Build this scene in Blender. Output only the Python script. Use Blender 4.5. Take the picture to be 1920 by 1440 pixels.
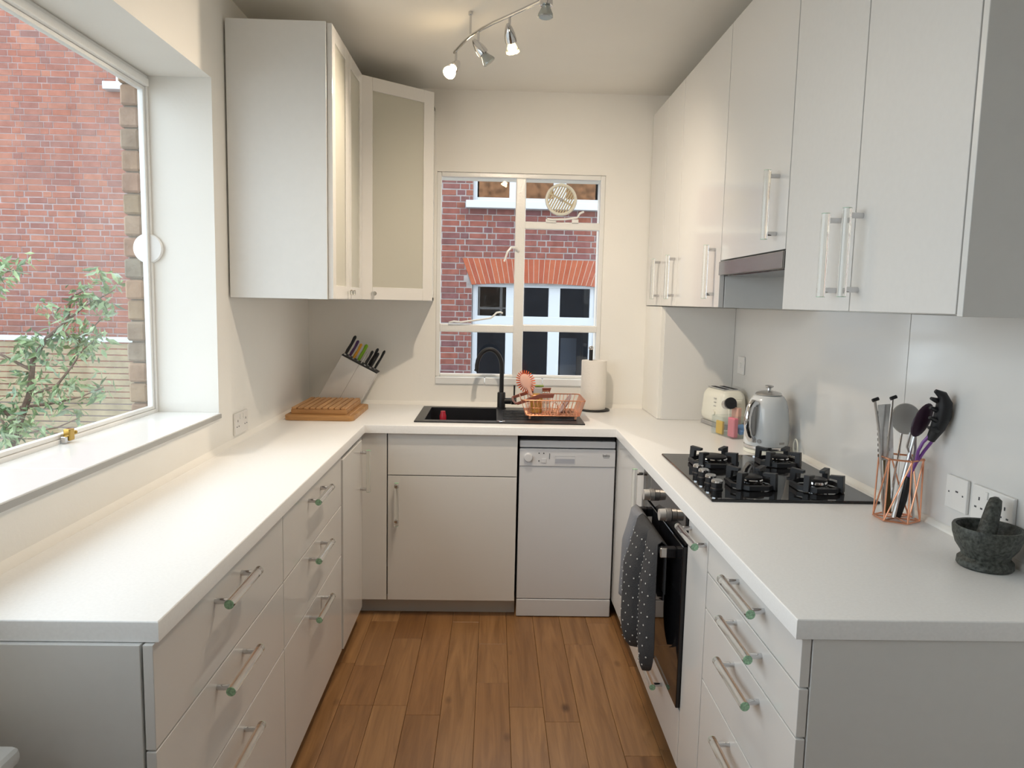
import bpy, bmesh, math, random
from mathutils import Vector, Matrix
random.seed(7)
for o in list(bpy.data.objects): bpy.data.objects.remove(o)
SC = bpy.context.scene
COL = SC.collection
PI = math.pi

# ---------------------------------------------------------------- camera
F, PITCH, YAW, ROLL = 1381.43, 0.1119, 0.0259, 0.0218
CX, CY, CZ = 0.4796, -3.3442, 1.4902
cp, sp, cyw, syw = math.cos(PITCH), math.sin(PITCH), math.cos(YAW), math.sin(YAW)
fw = Vector((syw*cp, cyw*cp, -sp)); rt = Vector((cyw, -syw, 0)); dn = fw.cross(rt)
cr, sr = math.cos(ROLL), math.sin(ROLL)
r2 = cr*rt - sr*dn; d2 = sr*rt + cr*dn
cam_d = bpy.data.cameras.new('camera'); cam = bpy.data.objects.new('camera', cam_d); COL.objects.link(cam)
M = Matrix((r2, -d2, -fw)).transposed().to_4x4(); M.translation = Vector((CX, CY, CZ))
cam.matrix_world = M
cam_d.sensor_fit = 'HORIZONTAL'; cam_d.sensor_width = 36; cam_d.lens = 36*F/1920; cam_d.clip_start = .05
SC.camera = cam

# ---------------------------------------------------------------- world, light, exposure
W = bpy.data.worlds.new('overcast_sky'); SC.world = W; W.use_nodes = True
W.node_tree.nodes['Background'].inputs[0].default_value = (.82, .93, 1.0, 1)
W.node_tree.nodes['Background'].inputs[1].default_value = 3.1
SC.view_settings.view_transform = 'Standard'; SC.view_settings.look = 'None'
SC.view_settings.gamma = 1; SC.view_settings.use_curve_mapping = False
SC.view_settings.exposure = 0.24
SC.cycles.max_bounces = 14; SC.cycles.diffuse_bounces = 8; SC.cycles.glossy_bounces = 6
SC.cycles.transmission_bounces = 10; SC.cycles.transparent_max_bounces = 16
SC.cycles.sample_clamp_indirect = 6
def portal(name, loc, rot, sx, sy):
    l = bpy.data.lights.new(name, 'AREA'); l.shape = 'RECTANGLE'; l.size = sx; l.size_y = sy
    l.cycles.is_portal = True
    o = bpy.data.objects.new(name, l); o.location = loc; o.rotation_euler = rot; COL.objects.link(o)
portal('daylight_portal_side', (-.90, -2.18, 1.65), (0, -PI/2, 0), 1.18, 3.1)
portal('daylight_portal_end', (.61, .98, 1.6), (-PI/2, 0, 0), .9, 1.13)

# ---------------------------------------------------------------- materials
def nodes(name):
    m = bpy.data.materials.new(name); m.use_nodes = True
    nt = m.node_tree; return m, nt, nt.nodes['Principled BSDF']
def mat(name, col, rough=.5, metal=0, trans=0, ior=1.45, spec=.5, noise=0, nscale=20, bump=0, bscale=60, emit=None, estr=0, coat=0, alpha=1):
    m, nt, b = nodes(name)
    b.inputs['Base Color'].default_value = (*col, 1)
    b.inputs['Roughness'].default_value = rough; b.inputs['Metallic'].default_value = metal
    b.inputs['Transmission Weight'].default_value = trans; b.inputs['IOR'].default_value = ior
    b.inputs['Specular IOR Level'].default_value = spec; b.inputs['Coat Weight'].default_value = coat
    b.inputs['Coat Roughness'].default_value = .04
    if emit: b.inputs['Emission Color'].default_value = (*emit, 1); b.inputs['Emission Strength'].default_value = estr
    if noise or bump:
        tc = nt.nodes.new('ShaderNodeTexCoord')
    if noise:
        n = nt.nodes.new('ShaderNodeTexNoise'); n.inputs['Scale'].default_value = nscale; n.inputs['Detail'].default_value = 5
        nt.links.new(tc.outputs['Object'], n.inputs['Vector'])
        r = nt.nodes.new('ShaderNodeValToRGB')
        r.color_ramp.elements[0].position = .3; r.color_ramp.elements[1].position = .7
        r.color_ramp.elements[0].color = (*[max(0, c*(1-noise)) for c in col], 1)
        r.color_ramp.elements[1].color = (*[min(1, c*(1+noise)) for c in col], 1)
        nt.links.new(n.outputs[0], r.inputs[0]); nt.links.new(r.outputs[0], b.inputs['Base Color'])
    if bump:
        n2 = nt.nodes.new('ShaderNodeTexNoise'); n2.inputs['Scale'].default_value = bscale; n2.inputs['Detail'].default_value = 3
        nt.links.new(tc.outputs['Object'], n2.inputs['Vector'])
        bp = nt.nodes.new('ShaderNodeBump'); bp.inputs['Strength'].default_value = bump; bp.inputs['Distance'].default_value = .01
        nt.links.new(n2.outputs[0], bp.inputs['Height']); nt.links.new(bp.outputs[0], b.inputs['Normal'])
    return m
def pane_mat(name, tint=(1, 1, 1), refl=.9, f=1.5):
    m = bpy.data.materials.new(name); m.use_nodes = True; nt = m.node_tree; nt.nodes.clear()
    out = nt.nodes.new('ShaderNodeOutputMaterial'); mx = nt.nodes.new('ShaderNodeMixShader')
    t = nt.nodes.new('ShaderNodeBsdfTransparent'); t.inputs[0].default_value = (*tint, 1)
    g = nt.nodes.new('ShaderNodeBsdfGlossy'); g.inputs['Roughness'].default_value = .01; g.inputs[0].default_value = (refl, refl, refl, 1)
    lw = nt.nodes.new('ShaderNodeLayerWeight'); lw.inputs['Blend'].default_value = .5     # facing term, Schlick reflectance
    pw = nt.nodes.new('ShaderNodeMath'); pw.operation = 'POWER'; pw.inputs[1].default_value = 5
    ma = nt.nodes.new('ShaderNodeMath'); ma.operation = 'MULTIPLY_ADD'; r0 = ((f-1)/(f+1))**2; ma.inputs[1].default_value = 1-r0; ma.inputs[2].default_value = r0
    nt.links.new(lw.outputs['Facing'], pw.inputs[0]); nt.links.new(pw.outputs[0], ma.inputs[0])
    nt.links.new(ma.outputs[0], mx.inputs[0]); nt.links.new(t.outputs[0], mx.inputs[1]); nt.links.new(g.outputs[0], mx.inputs[2])
    nt.links.new(mx.outputs[0], out.inputs[0]); return m
def random_mat(name, cols, rough, source='object', bump=.3, bscale=40, dirt=.25, nscale=12, spec=.3):
    """colour varies from piece to piece (object random or mesh island random)"""
    m, nt, b = nodes(name)
    if source == 'object':
        i = nt.nodes.new('ShaderNodeObjectInfo'); sock = i.outputs['Random']
    else:
        i = nt.nodes.new('ShaderNodeNewGeometry'); sock = i.outputs['Random Per Island']
    r = nt.nodes.new('ShaderNodeValToRGB'); cr_ = r.color_ramp
    while len(cr_.elements) < len(cols): cr_.elements.new(.5)
    for k, c in enumerate(cols):
        cr_.elements[k].position = k/(len(cols)-1); cr_.elements[k].color = (*c, 1)
    nt.links.new(sock, r.inputs[0])
    tc = nt.nodes.new('ShaderNodeNewGeometry'); n = nt.nodes.new('ShaderNodeTexNoise'); n.inputs['Scale'].default_value = nscale; n.inputs['Detail'].default_value = 6
    nt.links.new(tc.outputs['Position'], n.inputs['Vector'])
    mx = nt.nodes.new('ShaderNodeMix'); mx.data_type = 'RGBA'; mx.blend_type = 'MULTIPLY'; mx.inputs[0].default_value = dirt*2
    r2_ = nt.nodes.new('ShaderNodeValToRGB'); r2_.color_ramp.elements[0].position = .3; r2_.color_ramp.elements[1].position = .65
    r2_.color_ramp.elements[0].color = (.55, .5, .48, 1); r2_.color_ramp.elements[1].color = (1, 1, 1, 1)
    nt.links.new(n.outputs[0], r2_.inputs[0]); nt.links.new(r.outputs[0], mx.inputs[6]); nt.links.new(r2_.outputs[0], mx.inputs[7])
    nt.links.new(mx.outputs[2], b.inputs['Base Color']); b.inputs['Roughness'].default_value = rough; b.inputs['Specular IOR Level'].default_value = spec
    if bump:
        n2 = nt.nodes.new('ShaderNodeTexNoise'); n2.inputs['Scale'].default_value = bscale
        nt.links.new(tc.outputs['Position'], n2.inputs['Vector'])
        bp = nt.nodes.new('ShaderNodeBump'); bp.inputs['Strength'].default_value = bump; bp.inputs['Distance'].default_value = .01
        nt.links.new(n2.outputs[0], bp.inputs['Height']); nt.links.new(bp.outputs[0], b.inputs['Normal'])
    return m
def wood_mat(name, cols, rough, axis='Y', scale=1, source=True, contrast=.55, knots=False):
    m, nt, b = nodes(name)
    tc = nt.nodes.new('ShaderNodeNewGeometry'); mp = nt.nodes.new('ShaderNodeMapping')
    s = {'Y': (26, 1.6, 26), 'X': (1.6, 26, 26)}[axis]; mp.inputs['Scale'].default_value = tuple(v*scale for v in s)
    oi = nt.nodes.new('ShaderNodeObjectInfo'); vm = nt.nodes.new('ShaderNodeVectorMath'); vm.operation = 'SCALE'
    cmb = nt.nodes.new('ShaderNodeCombineXYZ')
    for k in range(3): nt.links.new(oi.outputs['Random'], cmb.inputs[k])
    nt.links.new(cmb.outputs[0], vm.inputs[0]); vm.inputs['Scale'].default_value = 37
    ad = nt.nodes.new('ShaderNodeVectorMath'); nt.links.new(tc.outputs['Position'], mp.inputs[0]); nt.links.new(mp.outputs[0], ad.inputs[0]); nt.links.new(vm.outputs[0], ad.inputs[1])
    n = nt.nodes.new('ShaderNodeTexNoise'); n.inputs['Scale'].default_value = 1; n.inputs['Detail'].default_value = 8; n.inputs['Distortion'].default_value = 1.2; n.inputs['Roughness'].default_value = .6
    nt.links.new(ad.outputs[0], n.inputs['Vector'])
    r = nt.nodes.new('ShaderNodeValToRGB'); r.color_ramp.elements[0].position = .28; r.color_ramp.elements[1].position = .75
    r.color_ramp.elements[0].color = (contrast, contrast*.9, contrast*.82, 1); r.color_ramp.elements[1].color = (1.12, 1.12, 1.12, 1)
    nt.links.new(n.outputs[0], r.inputs[0])
    rc = nt.nodes.new('ShaderNodeValToRGB')
    while len(rc.color_ramp.elements) < len(cols): rc.color_ramp.elements.new(.5)
    for k, c in enumerate(cols): rc.color_ramp.elements[k].position = k/max(1, len(cols)-1); rc.color_ramp.elements[k].color = (*c, 1)
    nt.links.new(oi.outputs['Random'], rc.inputs[0])
    mx = nt.nodes.new('ShaderNodeMix'); mx.data_type = 'RGBA'; mx.blend_type = 'MULTIPLY'; mx.inputs[0].default_value = 1
    nt.links.new(rc.outputs[0], mx.inputs[6]); nt.links.new(r.outputs[0], mx.inputs[7]); nt.links.new(mx.outputs[2], b.inputs['Base Color'])
    if knots:                                   # sparse dark knots
        mk = nt.nodes.new('ShaderNodeMapping'); mk.inputs['Scale'].default_value = (7, 3.4, 7); nt.links.new(tc.outputs['Position'], mk.inputs[0])
        vo = nt.nodes.new('ShaderNodeTexVoronoi'); vo.inputs['Scale'].default_value = .8; nt.links.new(mk.outputs[0], vo.inputs['Vector'])
        rk = nt.nodes.new('ShaderNodeValToRGB'); rk.color_ramp.elements[0].position = .03; rk.color_ramp.elements[1].position = .11
        rk.color_ramp.elements[0].color = (.32, .26, .22, 1); rk.color_ramp.elements[1].color = (1, 1, 1, 1)
        nt.links.new(vo.outputs['Distance'], rk.inputs[0])
        m2 = nt.nodes.new('ShaderNodeMix'); m2.data_type = 'RGBA'; m2.blend_type = 'MULTIPLY'; m2.inputs[0].default_value = .9
        nt.links.new(mx.outputs[2], m2.inputs[6]); nt.links.new(rk.outputs[0], m2.inputs[7]); nt.links.new(m2.outputs[2], b.inputs['Base Color'])
    b.inputs['Roughness'].default_value = rough
    bp = nt.nodes.new('ShaderNodeBump'); bp.inputs['Strength'].default_value = .08; bp.inputs['Distance'].default_value = .004
    nt.links.new(n.outputs[0], bp.inputs['Height']); nt.links.new(bp.outputs[0], b.inputs['Normal'])
    return m
MT = dict(
    plaster=mat('matt_white_paint', (.84, .825, .785), .75, noise=.015, nscale=3, bump=.05, bscale=90),
    ceil=mat('ceiling_paint', (.80, .78, .735), .85, noise=.02, nscale=2),
    boxing=mat('boxing_paint', (.83, .81, .76), .5),
    gloss=mat('gloss_white_lacquer', (.72, .71, .69), .12, spec=.5, bump=.012, bscale=7),
    satindoor=mat('satin_white_lacquer', (.72, .71, .69), .5, noise=.012, nscale=60),
    satin=mat('white_melamine', (.71, .71, .695), .35, noise=.01, nscale=40),
    worktop=mat('white_laminate', (.865, .865, .86), .32, noise=.025, nscale=160, bump=.02, bscale=300),
    plinth=mat('grey_white_plinth', (.60, .60, .58), .4),
    tile=mat('white_glazed_tile', (.82, .84, .85), .12, bump=.02, bscale=12),
    framepaint=mat('white_gloss_frame_paint', (.80, .80, .785), .22, bump=.10, bscale=130),
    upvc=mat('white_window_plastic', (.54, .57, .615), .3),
    chrome=mat('polished_chrome', (.66, .66, .67), .09, 1),
    steel=mat('brushed_steel', (.62, .61, .60), .28, 1, noise=.06, nscale=60),
    satinsteel=mat('satin_steel', (.82, .80, .78), .32, .85),
    darksteel=mat('dark_steel', (.30, .29, .285), .22, 1),
    rod=mat('clear_acrylic', (.97, .985, .965), .02, trans=1, ior=1.47),
    rodtip=mat('green_edge_acrylic', (.33, .56, .37), .12, spec=.6, noise=.35, nscale=220),
    black=mat('matt_black', (.012, .012, .014), .45, noise=.2, nscale=50),
    blackgloss=mat('black_glass', (.008, .008, .009), .04, spec=.6),
    iron=mat('cast_iron_enamel', (.022, .023, .026), .42, bump=.06, bscale=200),
    granite=mat('black_composite_sink', (.014, .014, .017), .36, noise=.3, nscale=300, bump=.04, bscale=400),
    gap=mat('dark_recess', (.02, .02, .022), .8),
    appliance=mat('appliance_white_enamel', (.68, .69, .715), .3),
    print_=mat('grey_print', (.07, .075, .08), .5),
    socket=mat('white_socket_plastic', (.78, .77, .75), .3),
    brass=mat('polished_brass', (.48, .31, .08), .2, 1),
    copper=mat('copper_wire', (.80, .38, .23), .3, 1),
    copperflat=mat('copper_plate', (.80, .40, .26), .33, 1),
    copperdark=mat('dark_copper_band', (.33, .12, .09), .3, .5),
    orange=mat('orange_bristle', (.75, .13, .03), .5),
    pinkwood=mat('pale_pink_brush_back', (.72, .42, .33), .5),
    amber=mat('amber_glass', (.72, .42, .08), .15, spec=.6, trans=.35),
    red=mat('red_plastic', (.42, .02, .04), .25),
    clearplastic=mat('clear_bottle', (.75, .72, .70), .1, trans=.8, ior=1.3),
    paper=mat('kitchen_paper', (.84, .80, .74), .95, bump=.25, bscale=120),
    cream=mat('cream_toaster_enamel', (.76, .75, .66), .22),
    ventcream=mat('aged_cream_plastic', (.50, .44, .30), .4),
    kettle=mat('pale_grey_kettle_enamel', (.66, .68, .69), .2, coat=.4),
    greyplastic=mat('grey_plastic', (.35, .34, .33), .35),
    stone=mat('dark_green_granite', (.055, .06, .052), .5, noise=.75, nscale=130, bump=.25, bscale=160),
    purple=mat('purple_plastic', (.20, .07, .30), .35),
    olive=mat('olive_wood_handle', (.15, .11, .05), .5),
    bone=mat('block_white_side', (.62, .615, .60), .35, .25, noise=.06, nscale=8),
    kpurple=mat('knife_purple', (.08, .03, .13), .4), kyellow=mat('knife_yellow', (.62, .30, .02), .4), kgreen=mat('knife_green', (.22, .46, .02), .4),
    towel=mat('grey_tea_towel', (.21, .215, .235), .95, bump=.3, bscale=260),
    quilt=mat('charcoal_cotton', (.052, .052, .055), .95, bump=.3, bscale=220),
    dot=mat('white_dot', (.72, .72, .70), .9),
    bulb_on=mat('lit_bulb', (1, .9, .75), .3, emit=(1.0, .74, .42), estr=26),
    bulb_off=mat('halogen_reflector', (.42, .46, .46), .15, .5, trans=.2),
    mortarwall=mat('lime_mortar', (.31, .25, .25), .95, noise=.2, nscale=9),
    mortarwall2=mat('pale_mortar', (.28, .25, .245), .95, noise=.2, nscale=9),
    rubbed=None, stockmortar=mat('stock_mortar', (.20, .165, .125), .95, noise=.3, nscale=20),
    fencewood=mat('weathered_fence_board', (.33, .27, .175), .85, noise=.22, nscale=7),
    concrete=mat('ground_concrete', (.30, .29, .27), .95, noise=.2, nscale=4),
    bark=mat('shrub_bark', (.16, .105, .08), .9, noise=.3, nscale=30),
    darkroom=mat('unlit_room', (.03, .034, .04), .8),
    curtain=mat('pale_blind', (.30, .31, .32), .9),
    pink=mat('pink_packet', (.72, .22, .28), .5), yellow=mat('yellow_packet', (.78, .50, .10), .5), blue=mat('blue_packet', (.10, .27, .58), .4),
    skin=mat('peach_packet', (.70, .42, .33), .5),
    shadegap=mat('grey_seal', (.25, .25, .25), .6),
)
MT['pane'] = pane_mat('window_glass')
MT['outpane'] = pane_mat('neighbour_glass', (.8, .84, .9), .95, 1.95)
MT['outpane_up'] = pane_mat('reflecting_neighbour_glass', (.7, .7, .7), .95, 3.2)
MT['box_glass'] = pane_mat('clear_box', (.93, .95, .95), .9, 1.45)
MT['frost'] = mat('frosted_glass', (.66, .65, .575), .32, trans=.25, ior=1.2, spec=.4)
REDS = [(0.284, 0.107, 0.077), (0.361, 0.146, 0.103), (0.249, 0.107, 0.09), (0.378, 0.163, 0.112), (0.232, 0.116, 0.103), (0.327, 0.125, 0.086)]
MT['brick'] = random_mat('red_brick', REDS, .9); MT['bricks'] = random_mat('red_brick_far', REDS, .9, 'island')
MAUVE = [(0.213, 0.078, 0.07), (0.271, 0.098, 0.074), (0.18, 0.082, 0.086), (0.246, 0.09, 0.07), (0.164, 0.078, 0.08), (0.295, 0.107, 0.07)]
MT['brickm'] = random_mat('weathered_red_brick', MAUVE, .9, dirt=.35); MT['brickms'] = random_mat('weathered_red_brick_far', MAUVE, .9, 'island', dirt=.35)
MT['rubbed'] = random_mat('rubbed_orange_brick', [(.34, .088, .045), (.38, .108, .055), (.31, .08, .047), (.36, .096, .05)], .85, dirt=.15)
MT['stock'] = random_mat('brown_stock_brick', [(.32, .235, .15), (.38, .25, .165), (.28, .24, .185), (.38, .23, .16), (.32, .265, .19)], .95, dirt=.45, bump=.6)
MT['leaf'] = random_mat('shrub_leaf', [(.12, .20, .10), (.25, .34, .15), (.19, .28, .18), (.33, .43, .21), (.26, .33, .25)], .5, 'island', bump=0, dirt=0)
MT['oak'] = wood_mat('oak_plank', [(.30, .155, .062), (.36, .195, .082), (.25, .122, .046), (.40, .225, .098), (.32, .165, .066), (.265, .132, .052)], .36, knots=True)
MT['board'] = wood_mat('chopping_board_wood', [(.50, .275, .115), (.56, .32, .14)], .5, 'Y', 1.5, contrast=.6)
MT['boardx'] = wood_mat('chopping_board_wood_base', [(.54, .30, .12), (.50, .27, .10)], .5, 'X', 1.4, contrast=.55)

# ---------------------------------------------------------------- mesh helpers
def box(bm, x0, x1, y0, y1, z0, z1, bev=0, seg=2, M=None):
    BOXED.add(id(bm)); t = bmesh.new()
    bmesh.ops.create_cube(t, size=1)
    for v in t.verts:
        v.co = Vector(((x0+x1)/2+v.co.x*(x1-x0), (y0+y1)/2+v.co.y*(y1-y0), (z0+z1)/2+v.co.z*(z1-z0)))
    if bev: bmesh.ops.bevel(t, geom=list(t.edges), offset=bev, segments=seg, affect='EDGES', profile=.5)
    merge(bm, t, M)
BOXED, ROUND = set(), set()
def merge(bm, t, M=None):
    if M: t.transform(M)
    me = bpy.data.meshes.new('tmp'); t.to_mesh(me); t.free(); bm.from_mesh(me); bpy.data.meshes.remove(me)
def frame_of(d):
    d = d.normalized(); a = Vector((0, 0, 1)) if abs(d.z) < .9 else Vector((1, 0, 0))
    u = d.cross(a).normalized(); return u, d.cross(u).normalized()
def tube(bm, pts, r, seg=8, closed=False, caps=True, M=None):
    ROUND.add(id(bm)); t = bmesh.new(); pts = [Vector(p) for p in pts]; n = len(pts)
    rr = r if isinstance(r, (list, tuple)) else [r]*n
    rings = []; u = None
    for i, p in enumerate(pts):
        if closed: d = pts[(i+1) % n]-pts[i-1]
        else: d = pts[min(i+1, n-1)]-pts[max(i-1, 0)]
        d.normalize()
        if u is None: u, w = frame_of(d)
        else:
            u = (u-d*u.dot(d)).normalized(); w = d.cross(u)
        rings.append([t.verts.new(p+(u*math.cos(2*PI*k/seg)+w*math.sin(2*PI*k/seg))*rr[i]) for k in range(seg)])
    for i in range(n if closed else n-1):
        a, b = rings[i], rings[(i+1) % n]
        for k in range(seg): t.faces.new((a[k], a[(k+1) % seg], b[(k+1) % seg], b[k]))
    if caps and not closed:
        t.faces.new(rings[0][::-1]); t.faces.new(rings[-1])
    bmesh.ops.recalc_face_normals(t, faces=t.faces); merge(bm, t, M)
def cyl(bm, p0, p1, r0, r1=None, seg=16, M=None):
    tube(bm, [p0, p1], [r0, r0 if r1 is None else r1], seg, M=M)
def lathe(bm, prof, c=(0, 0, 0), seg=28, M=None, closed=False, sx=1, sy=1):
    ROUND.add(id(bm)); t = bmesh.new(); rings = []
    for (r, z) in prof:
        if r < 1e-6: rings.append([t.verts.new((c[0], c[1], c[2]+z))])
        else: rings.append([t.verts.new((c[0]+sx*r*math.cos(2*PI*k/seg), c[1]+sy*r*math.sin(2*PI*k/seg), c[2]+z)) for k in range(seg)])
    pr = list(zip(rings, rings[1:])) + ([(rings[-1], rings[0])] if closed else [])
    for a, b in pr:
        for k in range(seg):
            q = [a[k % len(a)], a[(k+1) % len(a)], b[(k+1) % len(b)], b[k % len(b)]]
            f = []
            for v in q:
                if v not in f: f.append(v)
            if len(f) > 2: t.faces.new(f)
    bmesh.ops.recalc_face_normals(t, faces=t.faces); merge(bm, t, M)
def prism(bm, poly, lo, hi, axis='z', bev=0, M=None):
    """poly in the two other axes (x,y / x,z / y,z), extruded from lo to hi"""
    t = bmesh.new()
    def P(a, b, c): return {'z': (a, b, c), 'y': (a, c, b), 'x': (c, a, b)}[axis]
    A = [t.verts.new(P(a, b, lo)) for a, b in poly]; B = [t.verts.new(P(a, b, hi)) for a, b in poly]; n = len(poly)
    t.faces.new(A); t.faces.new(B[::-1])
    for k in range(n): t.faces.new((A[k], B[k], B[(k+1) % n], A[(k+1) % n]))
    bmesh.ops.recalc_face_normals(t, faces=t.faces)
    if bev: bmesh.ops.bevel(t, geom=list(t.edges), offset=bev, segments=2, affect='EDGES', profile=.5)
    merge(bm, t, M)
def sphere(bm, c, r, seg=14, sc=(1, 1, 1), M=None):
    ROUND.add(id(bm)); t = bmesh.new(); bmesh.ops.create_uvsphere(t, u_segments=seg, v_segments=seg//2+2, radius=r)
    for v in t.verts: v.co = Vector((c[0]+v.co.x*sc[0], c[1]+v.co.y*sc[1], c[2]+v.co.z*sc[2]))
    merge(bm, t, M)
def frame4(bm, x0, x1, y0, y1, z0, z1, w, plane='y', bev=.002, wb=None):
    """rectangular frame of four members lying in the plane normal to 'plane'"""
    wb = w if wb is None else wb
    if plane == 'y':
        box(bm, x0, x0+w, y0, y1, z0, z1, bev); box(bm, x1-w, x1, y0, y1, z0, z1, bev)
        box(bm, x0+w, x1-w, y0, y1, z0, z0+wb, bev); box(bm, x0+w, x1-w, y0, y1, z1-w, z1, bev)
    else:
        box(bm, x0, x1, y0, y0+w, z0, z1, bev); box(bm, x0, x1, y1-w, y1, z0, z1, bev)
        box(bm, x0, x1, y0+w, y1-w, z0, z0+wb, bev); box(bm, x0, x1, y0+w, y1-w, z1-w, z1, bev)
ORG = {}
def make(name, bm, m, parent=None, smooth=38, label=None, kind=None):
    """one mesh object; geometry is given in world coordinates"""
    off = ORG[parent.name] if parent else None
    if off is None and parent is None:
        lo = Vector([min(v.co[k] for v in bm.verts) for k in range(3)]); hi = Vector([max(v.co[k] for v in bm.verts) for k in range(3)])
        off = Vector(((lo.x+hi.x)/2, (lo.y+hi.y)/2, lo.z))
    for v in bm.verts: v.co -= off
    if id(bm) not in ROUND and smooth and smooth < 60: smooth = 19
    BOXED.discard(id(bm)); ROUND.discard(id(bm))
    me = bpy.data.meshes.new(name); bm.to_mesh(me); bm.free()
    if smooth:
        for p in me.polygons: p.use_smooth = True
        me.set_sharp_from_angle(angle=math.radians(smooth))
    me.materials.append(MT[m] if isinstance(m, str) else m)
    o = bpy.data.objects.new(name, me); COL.objects.link(o)
    if parent: o.parent = parent
    else: o.location = off
    ORG[o.name] = off.copy()
    if label: o['label'] = label
    if kind: o['kind'] = kind
    return o
def thing(name, label, cat, loc, group=None):
    o = bpy.data.objects.new(name, None); COL.objects.link(o); o.location = loc; o.empty_display_size = .05
    ORG[o.name] = Vector(loc); o['label'] = label; o['category'] = cat
    if group: o['group'] = group
    return o
def tag(o, label, cat, group=None):
    o['label'] = label; o['category'] = cat
    if group: o['group'] = group
    return o
def B(): return bmesh.new()
def qbox(name, m, parent, *a, bev=.0012, **k):
    bm = B(); box(bm, *a, bev=bev); return make(name, bm, m, parent, **k)
def struct(name, bm, m, smooth=0):
    o = make(name, bm, m, smooth=smooth); o['kind'] = 'structure'; return o
def link_copy(src, parent, loc, rot=None, scale=None):
    c = src.copy(); COL.objects.link(c); c.parent = parent; c.location = loc
    if rot: c.rotation_euler = rot
    if scale: c.scale = scale
    return c
def handle(parent, c, axis, n, L=.205, d=.036, post=.165):
    """clear rod on two chrome posts; c is the point on the door face, n the outward direction"""
    c = Vector(c); n = Vector(n); a = Vector({'x': (1, 0, 0), 'y': (0, 1, 0), 'z': (0, 0, 1)}[axis])
    for s in (-1, 1):
        bm = B(); p = c+a*(s*post/2)
        cyl(bm, p, p+n*.028, .0066); make('handle_post', bm, 'chrome', parent)
    bm = B(); q = c+n*d
    cyl(bm, q-a*(L/2-.002), q+a*(L/2-.002), .0105, seg=20); make('handle_rod', bm, 'rod', parent)
    for s in (-1, 1):
        bm = B(); e = q+a*(s*L/2); cyl(bm, e-a*(s*.0019), e-a*(s*.0008), .0102, seg=20); make('handle_end', bm, 'rodtip', parent)

# ---------------------------------------------------------------- dimensions
XW0, XW1, YW, YN, ZC = -.52, 1.68, .66, -5.2, 2.583   # left wall, right wall, end wall, wall behind the camera, ceiling
XL, XLe, XR, XRe = -.107, -.100, 1.064, 1.049          # cabinet faces and worktop edges
YLn, YRn = -2.092, -2.055                              # near ends of the two runs
ZT = .918; ZU0, ZU1, XU = 1.482, 2.482, 1.300          # worktop, wall units
WL = (-3.70, -.655, 1.06, 2.24)                        # side window opening, lengthened out of view to let in more sky light: y0 y1 z0 z1
WB = (.163, 1.06, 1.04, 2.165)                         # end window opening: x0 x1 z0 z1

# ---------------------------------------------------------------- shell
fb = B(); box(fb, XW0, XW1, YN, YW, -.12, -.018); floor = struct('floor', fb, 'gap')
PW = .1255; shapes = {}
ends = {0: [-.768, -.471, -.05], 1: [-1.36, -.768, -.228], 2: [-1.6, -.83, .1], 3: [-1.15, -.053], 4: [-.60, -.271, .2], 5: [-.774, .3], 6: [-.868, .25], 7: [-1.7, -.269], 8: [-1.065, -.054], 9: [-.458, .15], 10: [-1.3, -.2]}
k0 = int((XW0-.06)/PW)-1; col = 0
for c in range(-5, 14):
    xa, xb = .06+(c-1)*PW, .06+c*PW
    xa, xb = max(xa, XW0), min(xb, XW1)
    if xb-xa < .01: continue
    ys = sorted([y for y in ends.get(c, [random.uniform(-.9, -.1)])])
    y = ys[0]-random.uniform(.5, .9)
    while y > YN: ys.insert(0, y); y -= random.choice((.45, .6, .75, .9))
    y = ys[-1]
    ys = [YN]+[v for v in ys if YN+.1 < v < YW-.05]+[YW]
    for ya, yb in zip(ys, ys[1:]):
        bm = B(); box(bm, xa+.0005, xb-.0005, ya+.0005, yb-.0005, -.018, 0, .0012, 1); make('plank', bm, 'oak', floor, smooth=0)
bm = B(); box(bm, -.9, 2.0, YN-.3, YW+.3, ZC, ZC+.22); struct('ceiling', bm, 'ceil')
# side wall with the big window
bm = B(); XO = -.775
for (x0, x1, y0, y1, z0, z1) in ((XO, XW0, YN, YW+.3, -.12, WL[2]-.02), (XO, XW0, YN, YW+.3, WL[3], ZC), (XO, XW0, WL[1], YW+.3, WL[2]-.02, WL[3]), (XO, XW0, YN, WL[0], WL[2]-.02, WL[3])):
    box(bm, x0, x1, y0, y1, z0, z1)
wall_left = struct('wall_left', bm, 'plaster')
bm = B()
for (y0, y1, z0, z1) in ((YN, YW+.3, -.6, WL[2]-.03), (YN, YW+.3, WL[3]+.02, ZC+.2), (WL[1]+.02, YW+.3, WL[2]-.03, WL[3]+.02), (YN, WL[0], WL[2]-.03, WL[3]+.02)):
    box(bm, -.833, XO-.001, y0, y1, z0, z1)
make('outer_leaf', bm, 'stockmortar', wall_left, smooth=0)
z = .94; k = 0
while z < 2.36:
    ln = (.10, .205)[k % 2]
    bm = B(); e_ = random.uniform(-.004, .004); box(bm, -.846+e_, XO-.006, WL[1]+.004+abs(e_), WL[1]+.004+ln, z+.003, z+.072+e_*.5, .007, 1); make('brick', bm, 'stock', wall_left, smooth=0); z += .075; k += 1
bm = B()
for (x0, x1, z0, z1) in ((XW0, XW1+.3, -.12, WB[2]), (XW0, XW1+.3, WB[3], ZC), (XW0, WB[0], WB[2], WB[3]), (WB[1], XW1+.3, WB[2], WB[3])):
    box(bm, x0, x1, YW, YW+.3, z0, z1)
wall_back = struct('wall_back', bm, 'plaster')
bm = B()
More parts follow.
